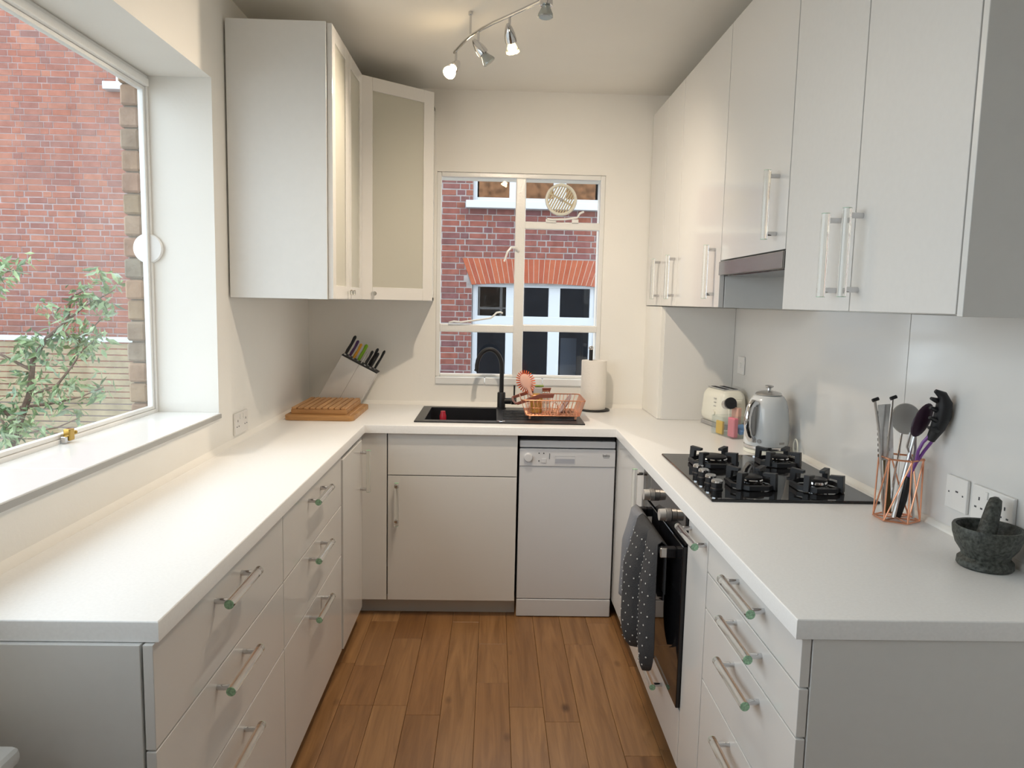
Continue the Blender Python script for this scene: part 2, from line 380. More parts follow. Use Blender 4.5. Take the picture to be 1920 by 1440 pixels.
for (x0, x1, z0, z1) in ((-.84, 2.4, -.6, WB[2]-.01), (-.84, 2.4, WB[3]+.01, 2.849), (-.84, WB[0]-.01, WB[2]-.01, WB[3]+.01), (WB[1]+.01, 2.4, WB[2]-.01, WB[3]+.01)): box(bm, x0, x1, YW+.301, YW+.33, z0, z1)
make('outer_leaf', bm, mat('pane_reflection_grey', (.085, .095, .115), .95, noise=.2, nscale=5), wall_back, smooth=0)  # unseen facade face, grey picked for its reflection in the panes opposite
bm = B(); box(bm, -.84, 2.4, YW+.27, YW+.345, 2.85, 6.2); make('upper_storey', bm, mat('orange_facade_brick', (.60, .30, .15), .95, noise=.45, nscale=9), wall_back, smooth=0)
bm = B(); box(bm, XW1, XW1+.3, YN, YW, -.12, ZC); struct('wall_right', bm, 'plaster')
bm = B(); box(bm, XO, XW1+.3, YN-.3, YN, -.12, ZC); struct('wall_near', bm, mat('taupe_low_bounce', (.46, .43, .40), .8, noise=.03, nscale=4))  # unseen wall behind the camera, darkened to cut bounced fill light
bm = B(); box(bm, 1.304, XW1, .29, YW, ZT+.001, ZU0-.002, .002); struct('wall_boxing', bm, 'boxing')
# scotia beads where worktop meets the walls
bm = B(); prism(bm, [(XW0, ZT), (XW0+.013, ZT), (XW0+.011, ZT+.006), (XW0+.004, ZT+.016), (XW0, ZT+.02)], YLn, YW, 'y'); struct('trim_1', bm, 'plaster', 30)
bm = B(); prism(bm, [(YW, ZT), (YW-.013, ZT), (YW-.011, ZT+.006), (YW-.004, ZT+.016), (YW, ZT+.02)], XW0+.013, 1.303, 'x'); struct('trim_2', bm, 'plaster', 30)
bm = B(); prism(bm, [(XW1-.007, ZT), (XW1-.020, ZT), (XW1-.018, ZT+.006), (XW1-.011, ZT+.014), (XW1-.007, ZT+.016)], YRn, .283, 'y'); struct('trim_3', bm, 'boxing', 30)

# ---------------------------------------------------------------- side window (window_1)
w1 = thing('window_1', '', '', (-.7, -1.7, WL[2])); w1['kind'] = 'structure'; del w1['label']; del w1['category']
y0, y1, z0, z1 = WL; XG = -.752
bm = B(); frame4(bm, -.770, -.738, y0, y1, z0, z1, .014, 'x', .003); box(bm, -.770, -.728, y0+.014, y1-.014, z1-.040, z1-.0145, .003); make('outer_frame', bm, 'framepaint', w1)
bm = B(); frame4(bm, -.764, -.744, y0+.0145, y1-.0145, z0+.0145, z1-.0405, .013, 'x', .002, .012); make('casement', bm, 'framepaint', w1)
qbox('pane', 'pane', w1, XG-.002, XG+.002, y0+.024, y1-.024, z0+.024, z1-.050, bev=0)
for ya, yb in ((-3.70, -3.332), (-3.330, -2.43), (-2.428, -1.566), (-1.564, -.656)):
    qbox('sill_tile', 'tile', w1, -.737, XW0+.008, ya, yb, WL[2]-.018, WL[2]+.002, bev=.002)
qbox('sill_edge_shade', mat('sill_shade_grey', (.40, .40, .39), .5), w1, XW0+.0082, XW0+.0100, y0, y1-.001, WL[2]-.017, WL[2]-.002, bev=0)  # tile edge shadow painted as a grey strip along the sill front
lk = thing('window_lock', 'small brass window lock clamped on the bottom rail of the side window', 'lock', (-.735, -1.238, WL[2]+.003))
qbox('body', 'brass', lk, -.737, -.718, -1.254, -1.228, WL[2]+.008, WL[2]+.042, bev=.003)
bm = B(); cyl(bm, (-.727, -1.228, WL[2]+.026), (-.727, -1.214, WL[2]+.026), .003); sphere(bm, (-.727, -1.210, WL[2]+.026), .006); make('thumb_screw', bm, 'brass', lk)
bm = B(); box(bm, -.737, -.722, -1.268, -1.255, WL[2]+.003, WL[2]+.022, .002); make('catch', bm, 'chrome', lk)
bm = B(); lathe(bm, [(0, 0), (.050, 0), (.052, .003), (.052, .010), (.048, .014), (0, .0145)], seg=40, M=Matrix.Translation((-.752, WL[1]-.0005, 1.648)) @ Matrix.Rotation(PI/2, 4, 'X'))
tag(make('round_cover_plate', bm, 'socket', None), 'round white plastic disc fixed in the reveal of the side window', 'cover plate')

# ---------------------------------------------------------------- end window (window_2)
w2 = thing('window_2', '', '', (.61, YW+.05, WB[2])); w2['kind'] = 'structure'; del w2['label']; del w2['category']
ya, yb = YW+.012, YW+.052; x0, x1, z0, z1 = WB
bm = B(); frame4(bm, x0, x1, ya, yb, z0+.034, z1, .024, 'y', .004, .016); make('outer_frame', bm, 'framepaint', w2)
qbox('mullion', 'framepaint', w2, .583, .637, ya-.004, yb, z0+.036, z1-.024, bev=.006)
qbox('transom', 'framepaint', w2, x0+.02, .586, ya-.004, yb, 1.318, 1.362, bev=.006)
qbox('transom', 'framepaint', w2, .634, x1-.02, ya-.004, yb, 1.328, 1.366, bev=.006)
qbox('transom', 'framepaint', w2, .634, x1-.02, ya-.002, yb, 1.877, 1.916, bev=.005)
for (a, b, c, d) in ((x0+.02, .584, z0+.045, 1.32), (x0+.02, .584, 1.36, z1-.02), (.636, x1-.02, z0+.045, 1.33), (.636, x1-.02, 1.364, 1.879), (.636, x1-.02, 1.914, z1-.02)):
    qbox('pane', 'pane', w2, a, b, YW+.028, YW+.031, c, d, bev=0)
for a, b in ((x0, .431), (.433, .747), (.749, x1)):
    qbox('sill_tile', 'tile', w2, a+.001, b, YW-.010, YW+.056, z0-.006, z0+.034, bev=.005)
def strip(pts, r, name, m, parent, seg=8):
    bm = B(); tube(bm, pts, r, seg); return make(name, bm, m, parent)
strip([(.235, YW-.006, 1.368), (.262, YW-.012, 1.375), (.30, YW-.008, 1.372), (.36, YW-.012, 1.381), (.46, YW-.014, 1.397), (.474, YW-.015, 1.408), (.492, YW-.017, 1.427), (.512, YW-.017, 1.430), (.524, YW-.014, 1.424)], .005, 'casement_stay', 'framepaint', w2)
strip([(.752, YW-.006, 1.930), (.78, YW-.011, 1.927), (.85, YW-.011, 1.930), (.912, YW-.010, 1.940), (.925, YW-.012, 1.962), (.946, YW-.012, 1.972)], .0055, 'casement_stay', 'framepaint', w2)
qbox('stay_plate', 'framepaint', w2, .745, .80, YW-.003, YW+.014, 1.913, 1.930, bev=.002)
qbox('stay_plate', 'framepaint', w2, .885, .92, YW-.003, YW+.014, 1.913, 1.932, bev=.002)
strip([(.603, YW-.002, 1.760), (.585, YW-.016, 1.775), (.562, YW-.022, 1.774), (.544, YW-.024, 1.752), (.527, YW-.024, 1.700)], [.006, .007, .007, .006, .005], 'casement_handle', 'framepaint', w2)
# spinning ventilator in the top right pane
vt = thing('window_ventilator', 'round cream slatted ventilator set in the top pane of the end window', 'ventilator', (.826, YW, 2.036))
RV = Matrix.Translation((.826, YW+.026, 2.036)) @ Matrix.Rotation(PI/2, 4, 'X')
bm = B(); lathe(bm, [(.070, -.012), (.084, -.012), (.086, 0), (.083, .012), (.076, .016), (.070, .010)], seg=48, closed=True, M=RV); make('rim', bm, 'cream', vt)
for i in range(11):
    u = -.065+i*.130/10; h = math.sqrt(max(.0715**2-u*u, 0))
    bm = B(); box(bm, u-.0042, u+.0042, -h, h, .000, .006, .001, 1, M=RV @ Matrix.Rotation(-math.radians(27), 4, 'Z')); make('slat', bm, 'ventcream', vt, smooth=0)
bm = B(); box(bm, -.071, .071, -.005, .005, .005, .010, .001, 1, M=RV @ Matrix.Rotation(-math.radians(27), 4, 'Z')); make('cross_bar', bm, 'ventcream', vt)
bm = B(); lathe(bm, [(0, .016), (.009, .015), (.010, .004), (0, .004)], M=RV); make('hub', bm, 'greyplastic', vt)

# ---------------------------------------------------------------- worktop
poly = [(XW0, YLn), (XLe, YLn), (XLe, -.021), (XRe, -.021), (XRe, YRn), (XW1, YRn), (XW1, YW), (XW0, YW)]
hole_s = (.148, .882, .105, .535)     # under the sink
bm = B()
t = bmesh.new()
SX = [XW0, XLe, hole_s[0], hole_s[1], XRe, XW1]; SY = [YLn, YRn, -.021, hole_s[2], hole_s[3], YW]
def inside(x, y):
    if hole_s[0] < x < hole_s[1] and hole_s[2] < y < hole_s[3]: return False
    if y < -.021: return x < XLe or (x > XRe and y > YRn)
    return True
vs = {}
def gv(i, j, zz):
    if (i, j, zz) not in vs: vs[(i, j, zz)] = t.verts.new((SX[i], SY[j], zz))
    return vs[(i, j, zz)]
cells = {(i, j) for i in range(5) for j in range(5) if inside((SX[i]+SX[i+1])/2, (SY[j]+SY[j+1])/2)}
for (i, j) in cells:
    t.faces.new((gv(i, j, ZT), gv(i+1, j, ZT), gv(i+1, j+1, ZT), gv(i, j+1, ZT)))
    t.faces.new((gv(i, j+1, .88), gv(i+1, j+1, .88), gv(i+1, j, .88), gv(i, j, .88)))
    for di, dj, a, b in ((-1, 0, (i, j+1), (i, j)), (1, 0, (i+1, j), (i+1, j+1)), (0, -1, (i, j), (i+1, j)), (0, 1, (i+1, j+1), (i, j+1))):
        if (i+di, j+dj) not in cells: t.faces.new((gv(*a, .88), gv(*b, .88), gv(*b, ZT), gv(*a, ZT)))
bmesh.ops.recalc_face_normals(t, faces=t.faces)
bmesh.ops.dissolve_limit(t, angle_limit=.01, verts=t.verts, edges=t.edges)
ed = [e for e in t.edges if len(e.link_faces) == 2 and e.calc_face_angle(0) > 1 and all(abs(v.co.z-ZT) < 1e-5 for v in e.verts)]
bmesh.ops.bevel(t, geom=ed, offset=.004, segments=3, affect='EDGES', profile=.5)
merge(bm, t)
tag(make('worktop', bm, 'worktop'), 'continuous white laminate worktop running round three sides of the kitchen', 'worktop')

# ---------------------------------------------------------------- base units
def front(name, parent, axis, face, a0, a1, z0, z1, m='gloss', sgn=1, th=.018, gap=.0021):
    """axis 'x': face is at x=face looking in direction sgn*x; a0..a1 along y"""
    bm = B()
    if axis == 'x': box(bm, min(face, face-sgn*th), max(face, face-sgn*th), a0+gap, a1-gap, z0+gap, z1-gap, .0012)
    else: box(bm, a0+gap, a1-gap, min(face, face-sgn*th), max(face, face-sgn*th), z0+gap, z1-gap, .0012)
    return make(name, bm, m, parent)
def drawer_unit_left(ya, yb, label, end=False):
    t = thing('drawer_cabinet', label, 'cabinet', (-.3, (ya+yb)/2, 0), 'base units along the window wall')
    qbox('carcass', 'satin', t, XW0+.002, XL-.022, ya+.002+(.018 if end else 0), yb-.001, .08, .878)
    qbox('plinth', 'plinth', t, -.19, -.172, ya+.02, yb, 0, .079)
    if end: qbox('end_panel', 'satin', t, XW0+.002, XL-.0225, ya+.001, ya+.019, 0, .878)
    for (a, b, hz) in ((.68, .88, .838), (.48, .68, .643), (.08, .48, .445)):
        d = front('drawer', t, 'x', XL, ya, yb, a, b)
        handle(d, (XL, ya+.372, hz), 'y', (1, 0, 0))
    return t
drawer_unit_left(-2.102, -1.305, 'white gloss three-drawer base unit with end panel, furthest from the sink on the window side', True)
drawer_unit_left(-1.305, -.508, 'white gloss three-drawer base unit beside the tall narrow corner door, window side')
t = thing('corner_cabinet', 'white gloss corner base unit with narrow door left of the sink unit', 'cabinet', (-.3, -.3, 0))
qbox('carcass', 'satin', t, XW0+.002, XL-.024, -.507, .598, .08, .878)
qbox('plinth', 'plinth', t, -.19, -.172, -.507, .08, 0, .079)
d = front('door', t, 'x', XL+.006, -.503, -.085, .082, .862); handle(d, (XL+.006, -.128, .728), 'z', (1, 0, 0), L=.19)
qbox('corner_post', 'gloss', t, XL-.022, XL-.010, -.083, -.002, .08, .878)
bm = B(); box(bm, XL-.0225, -.003, .0, .018, .082, .878, .0012); make('filler_panel', bm, 'gloss', t)
t = thing('sink_cabinet', 'white gloss sink base unit with false drawer front above one door', 'cabinet', (.3, .3, 0))
bm = B(); box(bm, .001, .017, .02, .60, .08, .878); box(bm, .583, .599, .02, .60, .08, .878); box(bm, .017, .583, .02, .60, .08, .096); box(bm, .017, .583, .59, .60, .096, .66)
make('carcass', bm, 'satin', t, smooth=0)
bm = B(); box(bm, -.172, .602, .062, .078, 0, .079); make('plinth', bm, 'plinth', t)
front('drawer_front', t, 'y', 0, 0, .6, .68, .88, sgn=-1)
d = front('door', t, 'y', 0, 0, .6, .08, .68, sgn=-1); handle(d, (.047, 0, .551), 'z', (0, -1, 0), L=.205)
# right run
G = 'base units along the hob wall'
t = thing('corner_cabinet', 'white gloss corner base unit between the dishwasher and the oven', 'cabinet', (1.3, -.3, 0))
qbox('carcass', 'satin', t, XR+.022, XW1-.002, -.623, .60, .08, .878)
qbox('plinth', 'plinth', t, XR+.05, XR+.066, -.623, .05, 0, .079)
d = front('door', t, 'x', XR, -.624, -.022, .08, .878, sgn=-1); handle(d, (XR, -.594, .762), 'z', (-1, 0, 0), L=.205)
qbox('filler_panel', 'gloss', t, XR, XR+.018, -.021, .10, .08, .878)
ov = thing('oven_cabinet', 'white gloss oven housing with one low drawer under the black oven', 'cabinet', (1.3, -.935, 0))
bm = B()
for (a, b, c, e) in ((-1.243, -1.227, .08, .878), (-.642, -.626, .08, .878), (-1.227, -.642, .245, .262)): box(bm, XR+.022, XW1-.002, a, b, c, e)
make('carcass', bm, 'satin', ov, smooth=0)
qbox('plinth', 'plinth', ov, XR+.05, XR+.066, -1.244, -.624, 0, .079)
d = front('drawer', ov, 'x', XR, -1.245, -.625, .08, .264, sgn=-1); handle(d, (XR, -.935, .225), 'y', (-1, 0, 0))
t = thing('pull_out_cabinet', 'white gloss narrow pull-out unit next to the oven', 'cabinet', (1.3, -1.35, 0))
qbox('carcass', 'satin', t, XR+.022, XW1-.002, -1.446, -1.247, .08, .878)
qbox('plinth', 'plinth', t, XR+.05, XR+.066, -1.447, -1.245, 0, .079)
d = front('door', t, 'x', XR, -1.447, -1.246, .08, .88, sgn=-1); handle(d, (XR, -1.352, .846), 'y', (-1, 0, 0), L=.186, post=.15)
t = thing('drawer_cabinet', 'white gloss four-drawer base unit with end panel on the hob side', 'cabinet', (1.3, -1.75, 0))
qbox('carcass', 'satin', t, XR+.022, XW1-.002, -2.030, -1.448, .08, .878)
qbox('plinth', 'plinth', t, XR+.05, XR+.066, -2.03, -1.447, 0, .079)
qbox('end_panel', 'satin', t, XR+.0205, XW1-.002, -2.050, -2.031, 0, .878)
for (a, b, hz) in ((.78, .88, .848), (.68, .78, .748), (.48, .68, .644), (.08, .48, .442)):
    d = front('drawer', t, 'x', XR, -2.050, -1.448, a, b, sgn=-1); handle(d, (XR, -1.775, hz), 'y', (-1, 0, 0))

# oven
t = thing('built_in_oven', 'black glass built-in oven with steel knobs under the hob', 'oven', (1.3, -.935, .265))
qbox('body', 'gap', t, XR+.006, 1.60, -1.220, -.650, .270, .870, bev=0)
cpn = qbox('control_panel', 'blackgloss', t, XR-.008, XR+.004, -1.242, -.628, .782, .876, bev=.002)
for yk in (-.815, -1.06):
    bm = B(); cyl(bm, (XR-.009, yk, .822), (XR-.024, yk, .822), .021, seg=28); make('knob_collar', bm, 'satinsteel', cpn)
    bm = B(); cyl(bm, (XR-.026, yk, .822), (XR-.046, yk, .822), .0195, .0185, seg=28); make('knob', bm, 'satinsteel', cpn)
dr = qbox('door', 'blackgloss', t, XR-.012, XR+.004, -1.242, -.628, .272, .777, bev=.002)
bm = B(); box(bm, XR-.060, XR-.042, -1.165, -.705, .722, .744, .004); make('handle_bar', bm, 'black', dr)
for yk in (-1.155, -.715):
    bm = B(); box(bm, XR-.058, XR-.010, yk-.014, yk+.014, .716, .748, .005); make('handle_bracket', bm, 'black', dr)
bm = B(); box(bm, XR-.062, XR-.040, -1.171, -1.163, .718, .748, .003); make('handle_tip', bm, 'steel', dr)

# gloves and towel over the oven handle
def cloth_strip(ya, yb, ztop, zbot, xo, thick, ny, nz, shape, wav=.004, ph=0):
    """sheet hanging in front of the oven handle; shape(s)-> (ya,yb) edges at height fraction"""
    bm = B(); g = []
    for j in range(nz+1):
        s = j/nz; a, b = shape(s); row = []
        for i in range(ny+1):
            u = i/ny; y = a+(b-a)*u; z = ztop+(zbot-ztop)*s
            x = xo - wav*math.sin(u*9+ph+s*2)*(.3+s) - thick*math.sqrt(max(0, 1-(2*u-1)**2))
            row.append(bm.verts.new((x, y, z)))
        g.append(row)
    for j in range(nz):
        for i in range(ny): bm.faces.new((g[j][i], g[j][i+1], g[j+1][i+1], g[j+1][i]))
    ex = bmesh.ops.solidify(bm, geom=list(bm.faces), thickness=.004)
    bmesh.ops.recalc_face_normals(bm, faces=bm.faces)
    return bm
HX = XR-.051
def hang(name, ya, yb, zb, m, parent, thick, round_bot, xo, ph=0, slant=0):
    """a doubled cloth: front fall, fold over the bar, back fall"""
    bm = B(); prof = []
    zt = .744
    n = 26; ny = 10
    rows = []
    L = zt-zb
    for j in range(n+1):
        s = j/n; z = zt+.006-(L+.006)*s
        f = 1.0
        if s > round_bot: f = math.sqrt(max(.02, 1-((s-round_bot)/(1-round_bot))**2))
        ym = (ya+yb)/2+slant*s; hw = (yb-ya)/2*f
        rows.append([Vector((xo-thick*(.35+.65*f)*(.25+.75*min(1, s*3))*math.sqrt(max(0, 1-(2*i/ny-1)**2)) - .004*math.sin(i*.9+ph+s*3)*s, ym+hw*(2*i/ny-1), z)) for i in range(ny+1)])
    top = [Vector((HX, v.y, zt+.016)) for v in rows[0]]
    back = []
    for j in range(9):
        s = j/8; back.append([Vector((XR-.034, v.y, zt+.004-.16*s)) for v in rows[0]])
    allr = rows[::-1]+[top]+back
    g = [[bm.verts.new(v) for v in r] for r in allr]
    for j in range(len(g)-1):
        for i in range(ny): bm.faces.new((g[j][i], g[j][i+1], g[j+1][i+1], g[j+1][i]))
    bmesh.ops.recalc_face_normals(bm, faces=bm.faces)
    bmesh.ops.solidify(bm, geom=list(bm.faces), thickness=.003)
    return make(name, bm, m, parent, smooth=80), rows
tw, _ = hang('tea_towel', -.834, -.715, .415, 'towel', None, .040, .96, XR-.064, slant=.03)
tag(tw, 'plain grey tea towel hanging over the oven handle', 'towel')
gl = thing('oven_glove', 'charcoal double oven glove with white polka dots over the oven handle', 'oven glove', (HX, -.97, .3))
for (ya_, yb_, zb_, ph_) in ((-1.005, -.840, .315, 0), (-1.140, -1.000, .305, 2)):
    o, rows = hang('mitt', ya_, yb_, zb_, 'quilt', gl, .062 if ph_ == 0 else .034, .72, XR-.064, ph_)
    bm = B()
    for j in range(1, len(rows)-1):
        for i in range(1, 10):
            if j % 2 == 0 and (i+j//2) % 2 == 0:
                p = rows[j][i]; nrm = (rows[j][i+1]-rows[j][i-1]).cross(rows[j+1][i]-rows[j-1][i]).normalized()
                if nrm.x > 0: nrm = -nrm
                cyl(bm, p+nrm*.0024, p+nrm*.0038, .0026, seg=7)
    make('polka_dots', bm, 'dot', o, kind='stuff')

# ---------------------------------------------------------------- dishwasher
t = thing('dishwasher', 'slim white freestanding dishwasher beside the sink unit', 'dishwasher', (.832, .3, 0))
DX0, DX1, DY = .609, 1.055, .013
qbox('body', 'appliance', t, DX0+.004, DX1-.004, DY+.022, .60, .012, .80, bev=.002)
qbox('top_lid', 'appliance', t, DX0, DX1, DY+.004, .60, .818, .850, bev=.004)
dd = qbox('door', 'appliance', t, DX0, DX1, DY, DY+.022, .090, .730, bev=.003)
cpn = qbox('control_panel', 'appliance', t, DX0, DX1, DY-.004, DY+.022, .731, .813, bev=.003)
qbox('kick_plate', 'appliance', t, DX0, DX1, DY-.002, DY+.022, .004, .087, bev=.003)
bm = B(); lathe(bm, [(0, .016), (.017, .015), (.0195, .010), (.021, 0), (0, 0)], seg=32, M=Matrix.Translation((.649, DY-.004, .773)) @ Matrix.Rotation(PI/2, 4, 'X')); make('programme_dial', bm, 'appliance', cpn)
for (a, b, r) in ((.699, .793, .003), (.721, .793, .003), (.699, .757, .003), (.748, .790, .0022), (.748, .783, .0022), (.748, .776, .0022), (.748, .769, .0022)):
    bm = B(); cyl(bm, (a, DY-.0038, b), (a, DY-.0052, b), r, seg=10); make('indicator', bm, 'print_', cpn)
qbox('start_button', 'appliance', cpn, .709, .733, DY-.0065, DY-.0035, .748, .768, bev=.001)
hr = B(); frame4(hr, .772, .868, DY-.0052, DY-.0036, .742, .784, .0025, 'y', .0005); make('grip_edge', hr, 'appliance', cpn)
qbox('grip_recess', mat('grip_shadow_plastic', (.42, .44, .50), .4), cpn, .7745, .8655, DY-.0046, DY-.0038, .7445, .768, bev=0)
def text_mesh(body, size, M, name, m, parent, ext=.0004):
    cu = bpy.data.curves.new('txt', 'FONT'); cu.body = body; cu.size = size; cu.extrude = ext; cu.align_x = 'CENTER'; cu.align_y = 'CENTER'
    o = bpy.data.objects.new('txt', cu); COL.objects.link(o)
    dg = bpy.context.evaluated_depsgraph_get(); me = bpy.data.meshes.new_from_object(o.evaluated_get(dg))
    bpy.data.objects.remove(o)
    bm = B(); bm.from_mesh(me); bm.transform(M); bpy.data.meshes.remove(me)
    return make(name, bm, m, parent, smooth=0)
text_mesh('beko', .017, Matrix.Translation((1.012, DY-.0046, .786)) @ Matrix.Rotation(PI/2, 4, 'X'), 'brand_lettering', 'print_', cpn)
qbox('brand_underline', 'print_', cpn, .998, 1.026, DY-.0049, DY-.0038, .7755, .7770, bev=0)
# dark block standing in for the shade between worktop and machine
qb = qbox('gap_shade', 'gap', t, DX0+.002, DX1-.002, DY+.02, .60, .852, .877, bev=0)

# ---------------------------------------------------------------- wall units, hob side
def wall_unit(label, ya, yb, doors, z0=ZU0, hy=None, hz=1.615, panel=False):
    t = thing('wall_cabinet', label, 'wall cabinet', (1.5, (ya+yb)/2, z0), 'wall units on the hob side')
    qbox('carcass', 'satin', t, XU+.021, XW1-.002, ya+.001+(.016 if panel else 0), yb-.001, z0+.001, ZU1)
    if panel: qbox('cover_panel', 'satin', t, XU+.001, XW1-.002, ya-.001, ya+.0155, z0-.002, ZU1+.002)
    edges = [ya+(.016 if panel else 0)]+doors+[yb]
    for k in range(len(edges)-1):
        d = front('door', t, 'x', XU, edges[k], edges[k+1], z0, ZU1, sgn=-1, m='satindoor' if panel else 'gloss')
        if hy[k] is not None: handle(d, (XU, hy[k], hz), 'z', (-1, 0, 0), L=.20)
    return t
wall_unit('white gloss double-door wall cabinet with paired clear handles beside the extractor', -2.063, -1.2475, [-1.6475], hy=[-1.682, -1.575], panel=True)
t = wall_unit('white gloss single-door wall cabinet above the extractor strip', -1.2465, -.6455, [], z0=1.652, hy=[-1.170], hz=1.785)
wall_unit('wide white gloss wall cabinet on the far side of the extractor', -.6445, .0, [], hy=[-.575])
wall_unit('narrow white gloss wall cabinet between the wide one and the corner one', .001, .310, [], hy=[.045])
wall_unit('white gloss wall cabinet tight against the end wall beside the window', .311, .657, [], hy=[.352])
h = thing('extractor_hood', 'slim steel-fronted pull-out extractor hood under a wall cabinet above the hob', 'extractor', (1.5, -.946, 1.60))
qbox('body', 'greyplastic', h, XU+.012, XW1-.004, -1.244, -.648, 1.605, 1.650, bev=.002)
qbox('front_strip', 'darksteel', h, XU-.006, XU+.011, -1.246, -.646, 1.600, 1.649, bev=.002)
qbox('glass_visor', 'blackgloss', h, XU+.012, XU+.20, -1.240, -.652, 1.596, 1.604, bev=.001)

# ---------------------------------------------------------------- wall units, window side
def glass_door(parent, M, w, z0, z1, fr=.052):
    """framed frosted door in local x 0..w, thickness along local -y"""
    bm = B(); t = bmesh.new()
    frame4(t, .0015, w-.0015, -.019, 0, z0+.0015, z1-.0015, fr, 'y', .0015); merge(bm, t, M)
    d = make('door', bm, 'gloss', parent)
    bm = B(); box(bm, fr-.004, w-fr+.004, -.013, -.008, z0+fr-.004, z1-fr+.004, M=M); make('frosted_pane', bm, 'frost', d)
    return d
t = thing('glazed_wall_cabinet', 'white wall cabinet, two frosted glass doors and plain end panel, by the side window', 'wall cabinet', (-.33, -.2, ZU0))
bm = B(); LX0, LX1, LY0, LY1 = XW0+.008, -.150, -.536, .088
for a in ((LX0, LX1, LY0, LY0+.018, ZU0, ZU1), (LX0, LX1, LY1-.018, LY1, ZU0, ZU1), (LX0, LX1, LY0+.018, LY1-.018, ZU0, ZU0+.018), (LX0, LX1, LY0+.018, LY1-.018, ZU1-.018, ZU1), (LX0, LX0+.008, LY0+.018, LY1-.018, ZU0+.018, ZU1-.018)): box(bm, *a, bev=.001)
make('carcass', bm, 'satin', t)
for zs in (1.80, 2.12): qbox('shelf', 'satin', t, LX0+.009, LX1-.02, LY0+.019, LY1-.019, zs, zs+.016)
for (a, b, s) in ((LY0+.012, -.219, 1), (-.217, LY1, -1)):
    d = glass_door(t, Matrix.Translation((LX1+.001, a, 0)) @ Matrix.Rotation(PI/2, 4, 'Z'), b-a, ZU0, ZU1)
    yk = b-.03 if s > 0 else a+.03
    bm = B(); cyl(bm, (LX1+.02, yk, ZU0+.03), (LX1+.032, yk, ZU0+.03), .006); cyl(bm, (LX1+.032, yk, ZU0+.03), (LX1+.040, yk, ZU0+.03), .011); make('knob', bm, 'rod', d)
t = thing('corner_wall_cabinet', 'white corner wall cabinet with one angled frosted glass door beside the end window', 'wall cabinet', (-.2, .4, ZU0))
A, Bq = Vector((-.148, .104)), Vector((.150, .352))
foot = [(LX0, .090), (A.x, .090), (A.x, A.y), (Bq.x, Bq.y), (Bq.x, YW-.003), (LX0, YW-.003)]
bm = B()
prism(bm, foot, ZU0, ZU0+.018); prism(bm, foot, ZU1-.018, ZU1)
box(bm, LX0, A.x-.001, .090, .106, ZU0+.018, ZU1-.018); box(bm, LX0, LX0+.008, .106, YW-.004, ZU0+.018, ZU1-.018); box(bm, LX0+.008, Bq.x-.018, YW-.012, YW-.004, ZU0+.018, ZU1-.018)
make('carcass', bm, 'satin', t)
qbox('side_panel', 'gloss', t, Bq.x-.016, Bq.x, Bq.y+.012, YW-.004, ZU0, ZU1)
for zs in (1.80, 2.12):
    bm = B(); prism(bm, [(LX0+.01, .108), (A.x-.02, .108), (Bq.x-.03, Bq.y+.02), (Bq.x-.03, YW-.02), (LX0+.01, YW-.02)], zs, zs+.016); make('shelf', bm, 'satin', t)
dv = Bq-A; ang = math.atan2(dv.y, dv.x); nv = Vector((dv.y, -dv.x)).normalized()
d = glass_door(t, Matrix.Translation((A.x+nv.x*.002, A.y+nv.y*.002, 0)) @ Matrix.Rotation(ang, 4, 'Z'), dv.length+.012, ZU0, ZU1, .058)
p = A+dv.normalized()*.06+nv*.02
bm = B(); cyl(bm, (p.x, p.y, ZU0+.03), (p.x+nv.x*.02, p.y+nv.y*.02, ZU0+.03), .010); make('knob', bm, 'rod', d)

# ---------------------------------------------------------------- splash panels and sockets
SP = [('glossy white splash panel behind the kettle and hob', -1.2515, .288), ('glossy white splash panel behind the stone mortar', -2.055, -1.2545)]
for lab, a, b in SP:
    bm = B(); box(bm, XW1-.007, XW1-.0005, a, b, ZT+.0005, ZU0-.004, .001); tag(make('splash_panel', bm, 'gloss'), lab, 'panel', 'splash panels')
bm = B(); box(bm, 1.322, XW1-.008, .283, .2895, ZT+.0005, ZU0-.004, .001); tag(make('splash_panel', bm, 'gloss'), 'glossy white splash panel behind the toaster facing the room', 'panel', 'splash panels')
def socket(label, M, w, rockers, holes):
    """plate in local x/z, facing local -y"""
    t = thing('wall_socket', label, 'socket', M.translation)
    bm = B(); box(bm, -w/2, w/2, -.009, 0, -.043, .043, .003, M=M); make('face_plate', bm, 'socket', t)
    for (a, b, c, e) in rockers:
        bm = B(); box(bm, a-c/2, a+c/2, -.0125, -.008, b-e/2, b+e/2, .001, M=M); make('rocker_switch', bm, 'socket', t)
    for (a, b, c, e) in holes:
        bm = B(); box(bm, a-c/2, a+c/2, -.0098, -.0085, b-e/2, b+e/2, M=M); make('pin_slot', bm, 'print_', t)
    return t
def pins(x): return [(x, .012, .004, .008), (x-.011, -.010, .007, .004), (x+.011, -.010, .007, .004)]
FL = Matrix.Translation((XW0+.0005, -.440, .991)) @ Matrix.Rotation(PI/2, 4, 'Z')
socket('white double socket low on the wall beside the side window', FL, .146, [(-.018, .026, .011, .018), (.018, .026, .011, .018)], pins(-.045)+pins(.045))
RM = Matrix.Rotation(-PI/2, 4, 'Z')
socket('white blank switched outlet plate on the hob wall between utensil holder and mortar', Matrix.Translation((XW1-.0078, -1.537, 1.027)) @ RM, .086, [], [(-.028, .0, .004, .004), (.028, 0, .004, .004), (.004, .006, .010, .004)])
socket('white double socket on the hob wall behind the stone mortar', Matrix.Translation((XW1-.0078, -1.672, 1.027)) @ RM, .146, [(-.018, .026, .011, .018), (.018, .026, .011, .018)], pins(-.045)+pins(.045))
